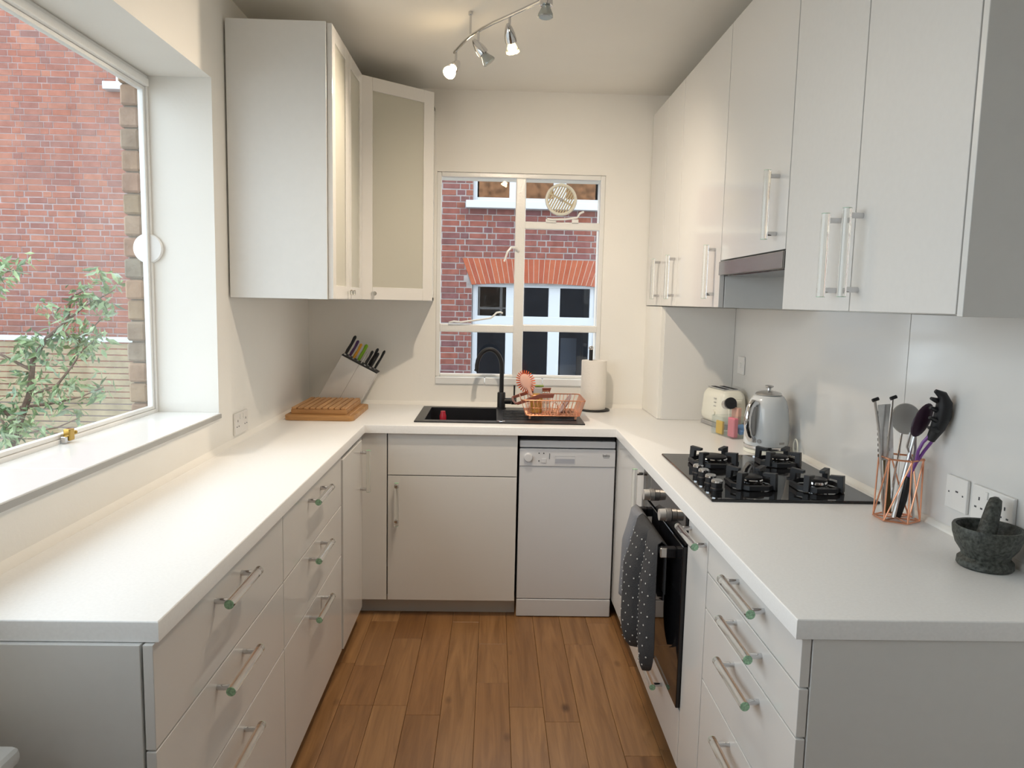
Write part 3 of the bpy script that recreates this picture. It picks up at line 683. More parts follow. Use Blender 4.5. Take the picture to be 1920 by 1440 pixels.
socket('white switch plate high on the hob wall behind the toaster', Matrix.Translation((XW1-.0078, .150, 1.208)) @ RM, .086, [(0, 0, .012, .024)], [])

# ---------------------------------------------------------------- sink and tap
t = thing('sink', 'black composite inset sink with ribbed drainer under the end window', 'sink', (.51, .33, ZT))
sx0, sx1, sy0, sy1, zr = .113, .916, .068, .565, ZT+.006
bx0, bx1, by0, by1, bz = .158, .500, .120, .520, .74
bm = B()
SXs = [sx0, bx0, bx1, sx1]; SYs = [sy0, by0, by1, sy1]
for i in range(3):
    for j in range(3):
        if (i, j) != (1, 1): box(bm, SXs[i], SXs[i+1], SYs[j], SYs[j+1], ZT+.0005, zr)
bmesh.ops.remove_doubles(bm, verts=bm.verts, dist=1e-5)
for f in [f for f in bm.faces if all(abs(abs(n)-1) > .01 for n in f.normal)]: pass
make('rim', bm, 'granite', t, smooth=0)
bm = B()
box(bm, bx0-.008, bx0, by0-.008, by1+.008, bz-.008, ZT); box(bm, bx1, bx1+.008, by0-.008, by1+.008, bz-.008, ZT)
box(bm, bx0, bx1, by0-.008, by0, bz-.008, ZT); box(bm, bx0, bx1, by1, by1+.008, bz-.008, ZT); box(bm, bx0, bx1, by0, by1, bz-.008, bz)
make('basin', bm, 'granite', t, smooth=0)
for k in range(7):
    yy = .165+k*.045
    bm = B(); box(bm, .53, .885, yy, yy+.012, zr-.001, zr+.004, .0015); make('drainer_rib', bm, 'granite', t)
bm = B(); lathe(bm, [(0, .001), (.040, .001), (.042, .004), (.030, .005), (0, .003)], (.33, .32, bz)); make('waste', bm, 'chrome', t)
bm = B(); lathe(bm, [(0, 0), (.020, 0), (.020, .002), (.014, .004), (0, .004)], (.522, .100, zr)); make('overflow_button', bm, 'chrome', t)
t = thing('kitchen_tap', 'matt black swan-neck mixer tap on the black sink', 'tap', (.525, .535, zr))
tx, ty = .525, .528
bm = B(); lathe(bm, [(0, 0), (.026, 0), (.026, .004), (.0215, .006), (.0215, .082), (.019, .086), (0, .086)], (tx, ty, zr)); make('body', bm, 'black', t)
pts = [(tx, ty, zr+.08), (tx, ty, zr+.14), (tx, ty, zr+.215)]
for k in range(1, 15):
    a = PI*k/14*1.03; pts.append((tx-.066+.066*math.cos(a), ty-.012*k/14, zr+.215+.098*math.sin(a)))
pts.append((tx-.137, ty-.013, zr+.195))
bm = B(); tube(bm, pts, .0115, 16); make('spout', bm, 'black', t)
bm = B(); cyl(bm, (tx+.015, ty, zr+.040), (tx+.052, ty, zr+.040), .0165, seg=24); cyl(bm, (tx+.053, ty, zr+.040), (tx+.080, ty, zr+.040), .0185, seg=24); make('mixer_barrel', bm, 'black', t)
bm = B(); cyl(bm, (tx+.068, ty, zr+.055), (tx+.068, ty-.004, zr+.125), .0045); make('lever', bm, 'black', t)

# little red-capped bottle in the basin
t = thing('washing_up_bottle', 'small clear bottle with a red cap standing in the sink basin', 'bottle', (.235, .27, bz))
bm = B(); lathe(bm, [(0, 0), (.020, 0), (.023, .01), (.023, .078), (.019, .095), (.012, .105), (0, .105)], (.235, .27, bz+.045)); make('bottle_body', bm, 'clearplastic', t)
bm = B(); lathe(bm, [(0, 0), (.022, 0), (.0235, .004), (.0235, .044), (0, .0445)], (.235, .27, bz+.0005)); make('bottle_foot', bm, 'red', t)
bm = B(); lathe(bm, [(.012, .0), (.0165, .002), (.0165, .030), (.013, .040), (.012, .052), (0, .054)], (.235, .27, bz+.151)); make('cap', bm, 'red', t)

# ---------------------------------------------------------------- copper dish rack and what is in it
t = thing('dish_rack', 'copper wire dish rack standing on the sink drainer', 'dish rack', (.77, .27, zr))
rx0, rx1, ry0, ry1, zb0, zb1 = .640, .895, .150, .400, zr+.022, zr+.098
def ring(x0, x1, y0, y1, z, r, n=5, rad=.02):
    pts = []
    for (cx, cy, a0) in ((x1-rad, y1-rad, 0), (x0+rad, y1-rad, 90), (x0+rad, y0+rad, 180), (x1-rad, y0+rad, 270)):
        for k in range(n): a = math.radians(a0+90*k/(n-1)); pts.append((cx+rad*math.cos(a), cy+rad*math.sin(a), z))
    bm = B(); tube(bm, pts, r, 7, closed=True); return bm
make('top_rim', ring(rx0-.025, rx1+.03, ry0-.012, ry1+.012, zb1, .0028), 'copper', t)
make('bottom_rim', ring(rx0, rx1, ry0, ry1, zb0, .0024), 'copper', t)
for k in range(15):
    x = rx0+.012+k*(rx1-rx0-.024)/14; sx_ = (x-.7675)*1.15+.770
    bm = B(); tube(bm, [(sx_, ry0-.012, zb1), (x, ry0, zb0), (x, ry1, zb0), (sx_, ry1+.012, zb1)], .0016, 6); make('wire', bm, 'copper', t)
for k in range(9):
    y = ry0+.02+k*(ry1-ry0-.04)/8
    bm = B(); tube(bm, [(rx0-.025, y, zb1), (rx0, y, zb0), (rx1, y, zb0)], .0016, 6); make('wire', bm, 'copper', t)
bm = B(); prism(bm, [(rx1+.002, zb0), (rx1+.004, zb0), (rx1+.030, zb1+.002), (rx1+.028, zb1+.002)], ry0-.008, ry1+.008, 'y'); make('end_plate', bm, 'copperflat', t)
for (x, y) in ((.66, .165), (.88, .165), (.66, .385), (.88, .385)):
    bm = B(); cyl(bm, (x, y, zr+.0045), (x, y, zb0), .006, seg=10); make('foot', bm, 'copperflat', t)
for xx in (.78, .815):
    bm = B(); tube(bm, [(xx-.022, .17, zb0), (xx-.012, .17, zb0+.05), (xx, .17, zb0+.066), (xx+.012, .17, zb0+.05), (xx+.022, .17, zb0)], .0024, 6); make('plate_divider', bm, 'copper', t)
# wire cutlery caddy hooked in the rack with its bent band
t = thing('cutlery_caddy', 'copper mesh cutlery caddy with a bent dark band inside the dish rack', 'caddy', (.70, .28, zb0))
make('caddy_rim', ring(.655, .765, .20, .385, zb0+.092, .0022), 'copper', t)
for k in range(7):
    x = .66+k*.0165
    bm = B(); tube(bm, [(x, .20, zb0+.092), (x, .205, zb0+.004), (x, .38, zb0+.004), (x, .385, zb0+.092)], .0013, 5); make('caddy_wire', bm, 'copper', t)
for zz in (.03, .06):
    make('caddy_hoop', ring(.656, .764, .202, .383, zb0+zz, .0013), 'copper', t)
for yy, dz, dx in ((.185, 0, 0), (.395, .004, -.012)):
    bm = B(); prism(bm, [(.590+dx, zr+.078+dz), (.600+dx, zr+.068+dz), (.712+dx, zr+.104+dz), (.772, zr+.106+dz), (.778, zr+.126+dz), (.708+dx, zr+.124+dz)], yy-.005, yy+.005, 'y', .001); make('handle_band', bm, 'copperdark', t)
bm = B(); tube(bm, [(.592, .185, zr+.074), (.580, .29, zr+.076), (.580, .395, zr+.078)], .005, 7); make('handle_grip', bm, 'copperdark', t)
t = thing('dish_brush', 'dish brush with orange bristles and pale oval back propped in the rack', 'brush', (.66, .25, zb0))
BM_ = Matrix.Translation((.640, .245, zr+.176)) @ Matrix.Rotation(math.radians(-24), 4, 'Y') @ Matrix.Rotation(math.radians(-8), 4, 'X')
bm = B(); sphere(bm, (0, 0, 0), .026, 18, (1, .32, 1.55), M=BM_); make('brush_head', bm, 'pinkwood', t)
bm = B(); tube(bm, [(0, 0, -.03), (0, 0, -.08), (0, .004, -.150)], [.010, .007, .006], 8, M=BM_); make('brush_stem', bm, 'pinkwood', t)
bm = B()
for rr in range(3):
    for k in range(26):
        a = 2*PI*k/26+rr*.03
        if abs(a % (2*PI)-1.5*PI) < .28: continue
        d_ = Vector((math.cos(a), 0, math.sin(a)*1.5)); q = Vector((.022*math.cos(a), .004+rr*.005, .034*math.sin(a)))
        tube(bm, [q, q+Vector((math.cos(a)*.024, .003, math.sin(a)*.024))], [.0019, .0011], 4, M=BM_)
make('bristles', bm, 'orange', t, kind='stuff')
t = thing('soap_bottle', 'amber bottle standing upright in the dish rack', 'bottle', (.694, .235, zb0))
bm = B(); lathe(bm, [(0, 0), (.028, 0), (.031, .006), (.031, .072), (.026, .082), (.018, .086), (.018, .094), (0, .094)], (.694, .235, zb0+.0045)); make('bottle_body', bm, 'amber', t)
t = thing('drinking_glass', 'clear tumbler standing in the cutlery caddy behind the amber bottle', 'glass', (.742, .29, zb0))
bm = B(); lathe(bm, [(0, .002), (.022, 0), (.024, .002), (.028, .085), (.0265, .085), (.022, .006), (0, .006)], (.738, .30, zb0+.006)); make('tumbler', bm, 'box_glass', t)
t = thing('scrub_pad', 'green and white scourer poking up behind the brush in the rack', 'sponge', (.70, .33, zb0))
bm = B(); box(bm, .683, .728, .325, .345, zb0+.075, zb0+.118, .006); make('foam', bm, 'upvc', t)
bm = B(); box(bm, .690, .735, .325, .345, zb0+.1185, zb0+.128, .003); make('scourer', bm, mat('scourer_green', (.30, .42, .12), .9, noise=.3, nscale=90), t)
t = thing('small_plate', 'grey saucer leaning in the right half of the dish rack', 'plate', (.85, .27, zb0))
bm = B(); lathe(bm, [(0, 0), (.035, 0), (.058, .008), (.056, .010), (.034, .003), (0, .003)], M=Matrix.Translation((.845, .26, zb0+.042)) @ Matrix.Rotation(math.radians(-58), 4, 'Y')); make('plate_dish', bm, mat('mauve_plate', (.42, .28, .27), .3), t)

# ---------------------------------------------------------------- kitchen roll
t = thing('kitchen_roll_holder', 'black upright kitchen roll holder with chrome ball by the end window', 'roll holder', (1.02, .565, ZT))
kx, ky = 1.022, .562
bm = B(); lathe(bm, [(0, 0), (.085, 0), (.086, .004), (.083, .008), (0, .008)], (kx, ky, ZT+.0005), 40); make('base', bm, 'black', t)
bm = B(); cyl(bm, (kx-.024, ky, ZT+.008), (kx-.024, ky, ZT+.325), .0105, seg=18); make('post', bm, 'black', t)
bm = B(); sphere(bm, (kx-.024, ky, ZT+.334), .0135, 18); make('ball_finial', bm, 'chrome', t)
bm = B(); lathe(bm, [(.020, .010), (.066, .010), (.067, .02), (.067, .262), (.066, .268), (.020, .268)], (kx-.005, ky, ZT), 44, closed=True)
o = make('kitchen_roll', bm, 'paper'); tag(o, 'white kitchen paper roll on the black upright holder', 'paper roll')

# ---------------------------------------------------------------- chopping boards and knife block
t = thing('chopping_board', 'large wooden chopping board with rounded corners lying on the worktop corner', 'chopping board', (-.33, .29, ZT))
bm = B(); pl = []
for (cx, cy, a0) in ((-.195, .455, 0), (-.458, .455, 90), (-.458, .085, 180), (-.195, .085, 270)):
    for k in range(6): a = math.radians(a0+90*k/5); pl.append((cx+.03*math.cos(a), cy+.03*math.sin(a)))
prism(bm, pl, ZT+.0005, ZT+.024, 'z', .003); make('board', bm, 'boardx', t)
bm = B(); tube(bm, [(-.19, .08, ZT+.0235), (-.19, .46, ZT+.0235)], .004, 6); make('juice_groove', bm, 'board', t)
t = thing('ridged_board', 'smaller slatted wooden bread board lying on top of the large board', 'chopping board', (-.34, .3, ZT+.024))
b2 = qbox('board', 'boardx', t, -.467, -.207, .105, .475, ZT+.0245, ZT+.046, bev=.002)
for k in range(9):
    x = -.467+k*.0289
    qbox('slat', 'board', t, x+.0025, x+.0245, .105, .475, ZT+.0462, ZT+.0555, bev=.002)
t = thing('knife_block', 'slanted pale knife block with black top standing behind the chopping boards', 'knife block', (-.3, .55, ZT))
ca = Vector((.134, .238)).normalized()          # axis of the block in x,z
p0 = Vector((-.463, ZT+.003)); TL = Vector((-.312, 1.192)); TR = Vector((-.130, 1.098)); p1 = Vector((-.232, ZT+.003))
bm = B(); prism(bm, [tuple(p0), tuple(p1), tuple(TR), tuple(TL)], .505, .600, 'y', .003); make('block_body', bm, 'bone', t)
ax = (TL-p0).normalized(); nn = (TR-TL).normalized()
bm = B(); prism(bm, [tuple(TL), tuple(TR), tuple(TR+ax*.006), tuple(TL+ax*.006)], .507, .598, 'y'); make('block_top', bm, 'black', t)
bm = B(); box(bm, -.245, -.225, .506, .598, ZT+.0005, ZT+.006, .001); box(bm, -.463, -.443, .506, .598, ZT+.0005, ZT+.006, .001); make('rubber_foot', bm, 'black', t)
bm = B(); q0 = (p0+p1)/2; q1 = (TL+TR)/2; prism(bm, [tuple(q0-nn*.001), tuple(q0+nn*.001), tuple(q1+nn*.001), tuple(q1-nn*.001)], .5042, .5052, 'y'); make('seam', bm, 'greyplastic', t)
ax3 = Vector((ax.x, 0, ax.y)); n3 = Vector((nn.x, 0, nn.y))
KN = [(.012, .115, 'black', 'black riveted carving knife handle at the outer corner of the knife block', .0085, .53), (.034, .098, 'kpurple', 'purple knife handle in the knife block', .0075, .545), (.058, .092, 'kyellow', 'yellow knife handle in the knife block', .0075, .535), (.083, .100, 'kgreen', 'green knife handle in the knife block', .0095, .55), (.106, .068, 'steel', 'slim steel knife handle beside the green one in the knife block', .005, .53),
      (.128, .088, 'black', 'black knife handle next to the slim steel one in the knife block', .0075, .525), (.142, .108, 'black', 'tallest black knife handle in the black cluster of the knife block', .0075, .56), (.158, .092, 'black', 'black knife handle beside the tallest of the black cluster', .0075, .535), (.178, .115, 'black', 'black knife handle at the lower edge of the slanted block top', .007, .56), (.150, .076, 'black', 'shortest black knife handle, wall side of the black cluster in the block', .007, .585)]
for (s, L, m_, lab, r, yy) in KN:
    base = Vector((TL.x, yy, TL.y))+n3*s+ax3*.0065; lean = 1
    t = thing('kitchen_knife', lab or 'black knife handle in the crowded black row of the knife block', 'knife', base, 'knives in the block')
    bm = B(); tube(bm, [base, base+ax3*L*.25, base+ax3*L*.6+n3*.0015, base+ax3*L*.92, base+ax3*L], [r*.75, r, r*.85, r*1.05, r*.5], 10); make('grip', bm, m_, t)
    bm = B(); tube(bm, [base-ax3*.001, base+ax3*.006], r*.9, 10); make('bolster', bm, 'steel', t)

# ---------------------------------------------------------------- hob
t = thing('gas_hob', 'black glass four-burner gas hob set in the worktop', 'hob', (1.37, -.93, ZT))
hx0, hx1, hy0, hy1, zg = 1.126, 1.628, -1.252, -.600, ZT+.009
qbox('glass_plate', 'blackgloss', t, hx0, hx1, hy0, hy1, ZT+.0005, zg, bev=.003)
BUR = [(1.272, -.775, .046, .088), (1.512, -.755, .036, .080), (1.300, -1.085, .034, .080), (1.500, -1.105, .031, .080)]
for (x, y, r, R) in BUR:
    bm = B(); lathe(bm, [(r*.6, 0), (r*1.25, 0), (r*1.25, .004), (r*1.05, .007), (r*.6, .007)], (x, y, zg), 28, closed=True); b_ = make('burner_bowl', bm, 'black', t)
    bm = B(); lathe(bm, [(0, .007), (r, .007), (r*1.04, .022), (r*.98, .025), (0, .025)], (x, y, zg), 32); make('burner_ring', bm, 'chrome', b_)
    bm = B(); lathe(bm, [(0, .0255), (r*.97, .0255), (r*.97, .031), (r*.85, .034), (0, .034)], (x, y, zg), 28); make('burner_cap', bm, 'black', b_)
    # cast pan support: low ring with four tall hooked feet
    bm = B(); prof = [(R-.010, .003), (R, .003), (R, .016), (R-.010, .018)]
    lathe(bm, prof, (x, y, zg), 8, closed=True, M=Matrix.Translation((x, y, 0)) @ Matrix.Rotation(PI/8, 4, 'Z') @ Matrix.Translation((-x, -y, 0))); s_ = make('pan_support', bm, 'iron', t)
    for k in range(4):
        a = PI/4+k*PI/2
        Mx = Matrix.Translation((x, y, zg)) @ Matrix.Rotation(a, 4, 'Z')
        bm = B(); prism(bm, [(R-.006, .003), (R+.004, .003), (R+.002, .054), (R-.040, .050), (R-.040, .041), (R-.016, .039), (R-.014, .012)], -.009, .009, 'y', .0012, M=Mx)
        make('pan_finger', bm, 'iron', s_)
for (x, y) in ((1.176, -.925), (1.176, -.990), (1.176, -1.068), (1.176, -1.135)):
    bm = B(); lathe(bm, [(0, 0), (.019, 0), (.019, .004), (.0165, .006), (.0165, .022), (0, .022)], (x, y, zg), 24); k_ = make('control_knob', bm, 'black', t)
    bm = B(); lathe(bm, [(0, .0225), (.0175, .0225), (.0175, .028), (.015, .031), (0, .031)], (x, y, zg), 24); make('knob_top', bm, 'chrome', k_)

# ---------------------------------------------------------------- toaster
t = thing('toaster', 'cream two-slice toaster beside the kettle', 'toaster', (1.575, .10, ZT))
TMX = Matrix.Translation((1.583, .120, ZT)) @ Matrix.Rotation(math.radians(10), 4, 'Z')
bm = B(); tb = bmesh.new(); box(tb, -.072, .072, -.118, .118, .014, .182, .042, 5)
for v in tb.verts:
    f = (v.co.z-.014)/.168; v.co.x *= 1-.16*max(0, f-.2); v.co.y *= 1-.10*max(0, f-.2)
merge(bm, tb, TMX); make('body', bm, 'cream', t, smooth=70)
bm = B(); box(bm, -.062, .062, -.108, .108, 0.001, .0215, .004, M=TMX); make('base', bm, 'greyplastic', t)
bm = B(); box(bm, -.044, .044, -.082, .082, .180, .1845, .0015, M=TMX); tp = make('slot_plate', bm, 'chrome', t)
for sx_ in (-.022, .022):
    bm = B(); box(bm, sx_-.011, sx_+.011, -.070, .070, .1835, .1852, M=TMX); make('bread_slot', bm, 'gap', tp)
bm = B(); box(bm, -.034, .034, -.1195, -.1125, .040, .150, .003, M=TMX); fp = make('lever_panel', bm, 'cream', t)
bm = B(); box(bm, -.0035, .0035, -.1208, -.1192, .050, .122, M=TMX); make('lever_slot', bm, 'gap', fp)
bm = B(); box(bm, -.022, .022, -.136, -.117, .124, .142, .006, M=TMX); make('lever', bm, 'cream', fp)
for zz in (.140, .122, .104):
    bm = B(); box(bm, -.0705, -.0685, -.058, -.036, zz-.002, zz+.002, .0004, M=TMX); make('button_mark', bm, 'greyplastic', t)
bm = B(); cyl(bm, (-.069, -.047, .072), (-.078, -.047, .072), .013, seg=24, M=TMX); make('browning_dial', bm, 'cream', t)

# ---------------------------------------------------------------- kettle
kxx, kyy = 1.566, -.490
t = thing('kettle', 'pale grey dome-shaped electric kettle with chrome handle behind the hob', 'kettle', (kxx, kyy, ZT))
bm = B(); lathe(bm, [(0, 0), (.082, 0), (.085, .004), (.084, .014), (.078, .018), (0, .018)], (kxx, kyy, ZT+.0005), 40); make('power_base', bm, 'cream', t)
bm = B(); lathe(bm, [(0, .0), (.0845, .0), (.0858, .006), (.085, .012), (0, .012)], (kxx, kyy, ZT+.0195), 40); make('steel_band', bm, 'chrome', t)
bm = B(); lathe(bm, [(0, .032), (.083, .032), (.086, .040), (.0855, .07), (.082, .13), (.077, .175), (.069, .205), (.058, .222), (.050, .227), (0, .228)], (kxx, kyy, ZT), 48); make('body', bm, 'kettle', t)
bm = B(); lathe(bm, [(.050, .2285), (.052, .231), (.046, .237), (.028, .243), (0, .245)], (kxx, kyy, ZT), 40); ld = make('lid', bm, 'steel', t)
bm = B(); lathe(bm, [(0, .245), (.008, .245), (.007, .254), (.016, .259), (.017, .263), (.010, .266), (0, .266)], (kxx, kyy, ZT), 24); make('lid_knob', bm, 'steel', ld)
HD = Matrix.Translation((kxx, kyy, ZT)) @ Matrix.Rotation(math.radians(212), 4, 'Z')
bm = B(); tube(bm, [(.066, 0, .196), (.088, 0, .200), (.106, 0, .185), (.117, 0, .15), (.117, 0, .11), (.108, 0, .078), (.094, 0, .062), (.080, 0, .062)], [.013, .015, .015, .014, .014, .014, .015, .013], 12, M=HD); hk = make('handle', bm, 'chrome', t)
bm = B(); tube(bm, [(.094, .006, .186), (.101, .006, .15), (.101, .006, .11), (.094, .006, .078)], [.010, .0135, .0135, .010], 10, M=HD); make('handle_grip', bm, 'greyplastic', hk)
PL = Matrix.Translation((kxx, kyy, ZT)) @ Matrix.Rotation(math.radians(228), 4, 'Z')
bm = B(); box(bm, .0835, .0875, -.020, -.006, .046, .062, .002, M=PL); cyl(bm, (.084, .006, .054), (.089, .006, .054), .008, M=PL); make('switch', bm, 'greyplastic', t)
PB = Matrix.Translation((kxx, kyy, ZT)) @ Matrix.Rotation(math.radians(292), 4, 'Z')
bm = B(); box(bm, .0850, .0868, -.012, .012, .044, .052, .0005, M=PB); make('badge', bm, 'greyplastic', t)
bm = B(); pts = [(kxx+.07, kyy-.035, ZT+.008)]+[(1.650+.004*math.cos(a), kyy-.085+.030*math.cos(a), ZT+.037+.030*math.sin(a)) for a in [x*.35-1.6 for x in range(20)]]
tube(bm, pts, .0028, 7); make('power_cord', bm, 'cream', t)

# ---------------------------------------------------------------- clear box of tea packets
t = thing('clear_storage_box', 'clear plastic box of tea packets between toaster and kettle', 'box', (1.535, -.16, ZT))
TB = Matrix.Translation((1.545, -.145, ZT)) @ Matrix.Rotation(math.radians(16), 4, 'Z')
bm = B(); w_, l_, h_ = .055, .085, .085
for a in ((-w_, w_, -l_, l_, .001, .004), (-w_, -w_+.003, -l_, l_, .004, h_), (w_-.003, w_, -l_, l_, .004, h_), (-w_+.003, w_-.003, -l_, -l_+.003, .004, h_), (-w_+.003, w_-.003, l_-.003, l_, .004, h_), (-w_+.003, w_-.003, -.002, .001, .004, h_)): box(bm, *a, M=TB)
make('box_walls', bm, 'box_glass', t, smooth=0)
def packet(lab, cat, m_, c, sz, rz=0, rx=0, name='tea_packet'):
    bm = B(); box(bm, -sz[0]/2, sz[0]/2, -sz[1]/2, sz[1]/2, -sz[2]/2, sz[2]/2, .003, M=TB @ Matrix.Translation(c) @ Matrix.Rotation(rz, 4, 'Z') @ Matrix.Rotation(rx, 4, 'X'))
    return tag(make(name, bm, m_), lab, cat)
packet('pink tea packet standing at the side of the clear box', 'packet', 'pink', (-.034, -.050, .0475), (.020, .05, .085))
packet('yellow tea packet low in the clear box beside the pink one', 'packet', 'yellow', (-.042, .035, .034), (.012, .05, .058))
packet('blue foil packet lying tilted in the clear box by the kettle', 'packet', 'blue', (.010, -.050, .036), (.050, .045, .022), .3, .6)
packet('peach coloured packet sticking out of the clear box behind the kettle handle', 'packet', 'skin', (.036, .030, .066), (.022, .04, .11), .2)
bm = B(); lathe(bm, [(0, 0), (.024, 0), (.026, .004), (.026, .022), (0, .026)], M=TB @ Matrix.Translation((.008, .045, .138)) @ Matrix.Rotation(1.35, 4, 'X') @ Matrix.Rotation(-.3, 4, 'Y'))
jar = thing('spice_jar', 'small jar with a black lid lying on the packets in the clear box', 'jar', (TB @ Vector((.008, .045, .09))))
make('jar_lid', bm, 'black', jar)
bm = B(); lathe(bm, [(0, 0), (.022, .0), (.022, -.055), (0, -.055)], M=TB @ Matrix.Translation((.008, .045, .138)) @ Matrix.Rotation(1.35, 4, 'X') @ Matrix.Rotation(-.3, 4, 'Y')); make('jar_body', bm, 'clearplastic', jar)

# ---------------------------------------------------------------- utensil holder
UX, UY = 1.594, -1.398
t = thing('utensil_holder', 'geometric copper wire utensil holder near the hob', 'utensil holder', (UX, UY, ZT))
def hexpt(r, k, z, ph=0): a = PI/6+k*PI/3+ph; return Vector((UX+r*math.cos(a), UY+r*math.sin(a), z))
zb_, zt_ = ZT+.004, ZT+.172
for nm, z_, r_ in (('base_ring', zb_, .057), ('top_ring', zt_, .054)):
    bm = B(); tube(bm, [hexpt(r_, k, z_) for k in range(6)], .0026, 7, closed=True); make(nm, bm, 'copper', t)
for k in range(6):
    for dk in (0, 1):
        bm = B(); tube(bm, [hexpt(.057, k, zb_), hexpt(.054, k+dk, zt_)] if dk == 0 else [hexpt(.057, k, zb_), (hexpt(.0555, k, (zb_+zt_)/2)+hexpt(.0555, k+1, (zb_+zt_)/2))/2, hexpt(.054, k+1, zt_)], .0022, 7); make('strut', bm, 'copper', t)
    bm = B(); sphere(bm, hexpt(.054, k, zt_), .0042, 8); make('joint', bm, 'copper', t)
for k in range(3):
    bm = B(); tube(bm, [hexpt(.057, k, zb_), hexpt(.057, k+3, zb_)], .002, 6); make('floor_wire', bm, 'copper', t)
Z0 = ZT+.010
def U(dx, dy, dz): return Vector((UX+dx, UY+dy, ZT+dz))
def utensil(name, lab, cat, base): return thing(name, lab, cat, base, 'utensils in the copper holder')
# tongs
t = utensil('tongs', 'steel tongs with black tips standing in the copper holder', 'tongs', U(-.030, .010, .012))
for s, tip in ((-1, (-.090, -.010, .330)), (1, (-.036, .000, .335))):
    bm = B(); tube(bm, [U(-.030, .012, .012), U(-.040+s*.006, .008, .12), U(-.052+s*.014, .0, .24), U(*tip)], .0034, 8); make('tong_arm', bm, 'steel', t)
    bm = B(); tube(bm, [U(*tip)-Vector((.006, 0, .002)), U(*tip)+Vector((.010, 0, .004))], .005, 8); make('silicone_tip', bm, 'black', t)
# cheese grater / flat server
t = utensil('flat_grater', 'flat steel hand grater with serrated edge in the copper holder', 'grater', U(-.010, .018, .012))
GM = Matrix.Translation(U(-.014, .018, .012)) @ Matrix.Rotation(math.radians(-6), 4, 'Y')
bm = B(); box(bm, -.009, .009, -.002, .002, 0, .15, .001, M=GM); make('grater_handle', bm, 'olive', t)
bm = B(); box(bm, -.020, .020, -.0012, .0012, .15, .305, .0008, M=GM); make('grater_blade', bm, 'steel', t)
for k in range(9):
    bm = B(); box(bm, -.023, -.0195, -.0014, .0014, .160+k*.015, .168+k*.015, M=GM); make('serration', bm, 'darksteel', t)
bm = B(); box(bm, .003, .008, -.0022, -.0010, .175, .215, M=GM); make('blade_slot', bm, 'gap', t)
# strainer ladle
t = utensil('skimmer', 'round perforated steel skimmer in the copper holder', 'skimmer', U(.012, .030, .012))
bm = B(); tube(bm, [U(.0, .034, .012), U(.006, .032, .14), U(.014, .030, .235)], .0036, 8); make('skimmer_handle', bm, 'chrome', t)
SM = Matrix.Translation(U(.020, .026, .275)) @ Matrix.Rotation(math.radians(78), 4, 'X')
bm = B(); lathe(bm, [(0, -.012), (.022, -.009), (.040, 0), (.043, .001), (.041, .003), (.022, -.006), (0, -.009)], seg=32, M=SM); make('skimmer_bowl', bm, mat('satin_steel_bowl', (.55, .54, .52), .45, .6), t)
# spatula (dark, purple tinted)
t = utensil('serving_spoon', 'black and purple serving spoon leaning to the wall in the copper holder', 'spoon', U(.0, -.020, .012))
bm = B(); tube(bm, [U(-.022, -.025, .012), U(-.004, -.022, .11), U(.014, -.018, .20), U(.022, -.016, .235)], [.006, .0058, .0045, .005], 9); make('spoon_handle', bm, 'steel', t)
bm = B(); sphere(bm, (0, 0, 0), .034, 18, (.66, .22, 1.45), M=Matrix.Translation(U(.034, -.026, .280)) @ Matrix.Rotation(math.radians(24), 4, 'Y')); make('spoon_bowl', bm, mat('dark_plum_nylon', (.035, .016, .03), .3), t)
# loop-handled steel utensil, bulb end up
t = utensil('loop_handle_ladle', 'steel utensil with looped handle upside down in the copper holder', 'ladle', U(.018, -.012, .012))
bm = B(); tube(bm, [U(.030, -.030, .012), U(.022, -.024, .10), U(.020, -.02, .17), U(.004, -.018, .205), U(.010, -.018, .243), U(.024, -.018, .238), U(.026, -.020, .20), U(.022, -.022, .165)], .0036, 8); make('looped_handle', bm, 'steel', t)
# pasta server
t = utensil('pasta_server', 'black pasta server with purple looped neck leaning against the wall', 'pasta server', U(.028, .0, .012))
bm = B(); tube(bm, [U(-.004, -.010, .012), U(.003, -.018, .06), U(.010, -.026, .125)], [.011, .012, .008], 10); make('server_grip', bm, 'black', t)
for s_ in (-1, 1):
    bm = B(); tube(bm, [U(.010, -.026, .125), U(.021, -.036, .165), U(.028+s_*.008, -.044, .200), U(.037+s_*.011, -.052, .225), U(.044+s_*.006, -.060, .245)], [.005, .0045, .0042, .0042, .005], 8); make('neck_loop', bm, 'purple', t)
bm = B(); pth = [U(.042, -.057, .232), U(.051, -.070, .268), U(.055, -.080, .302), U(.053, -.086, .334), U(.044, -.088, .356), U(.026, -.086, .366)]
tube(bm, pth, [.011, .018, .021, .019, .012, .005], 12); make('server_head', bm, 'black', t)
for k, zz in enumerate((.262, .288, .314, .338)):
    bm = B(); tube(bm, [U(.044, -.078, zz), U(.028, -.086, zz+.004), U(.014, -.090, zz+.009)], [.0085, .0065, .004], 8); make('tooth', bm, 'black', t)
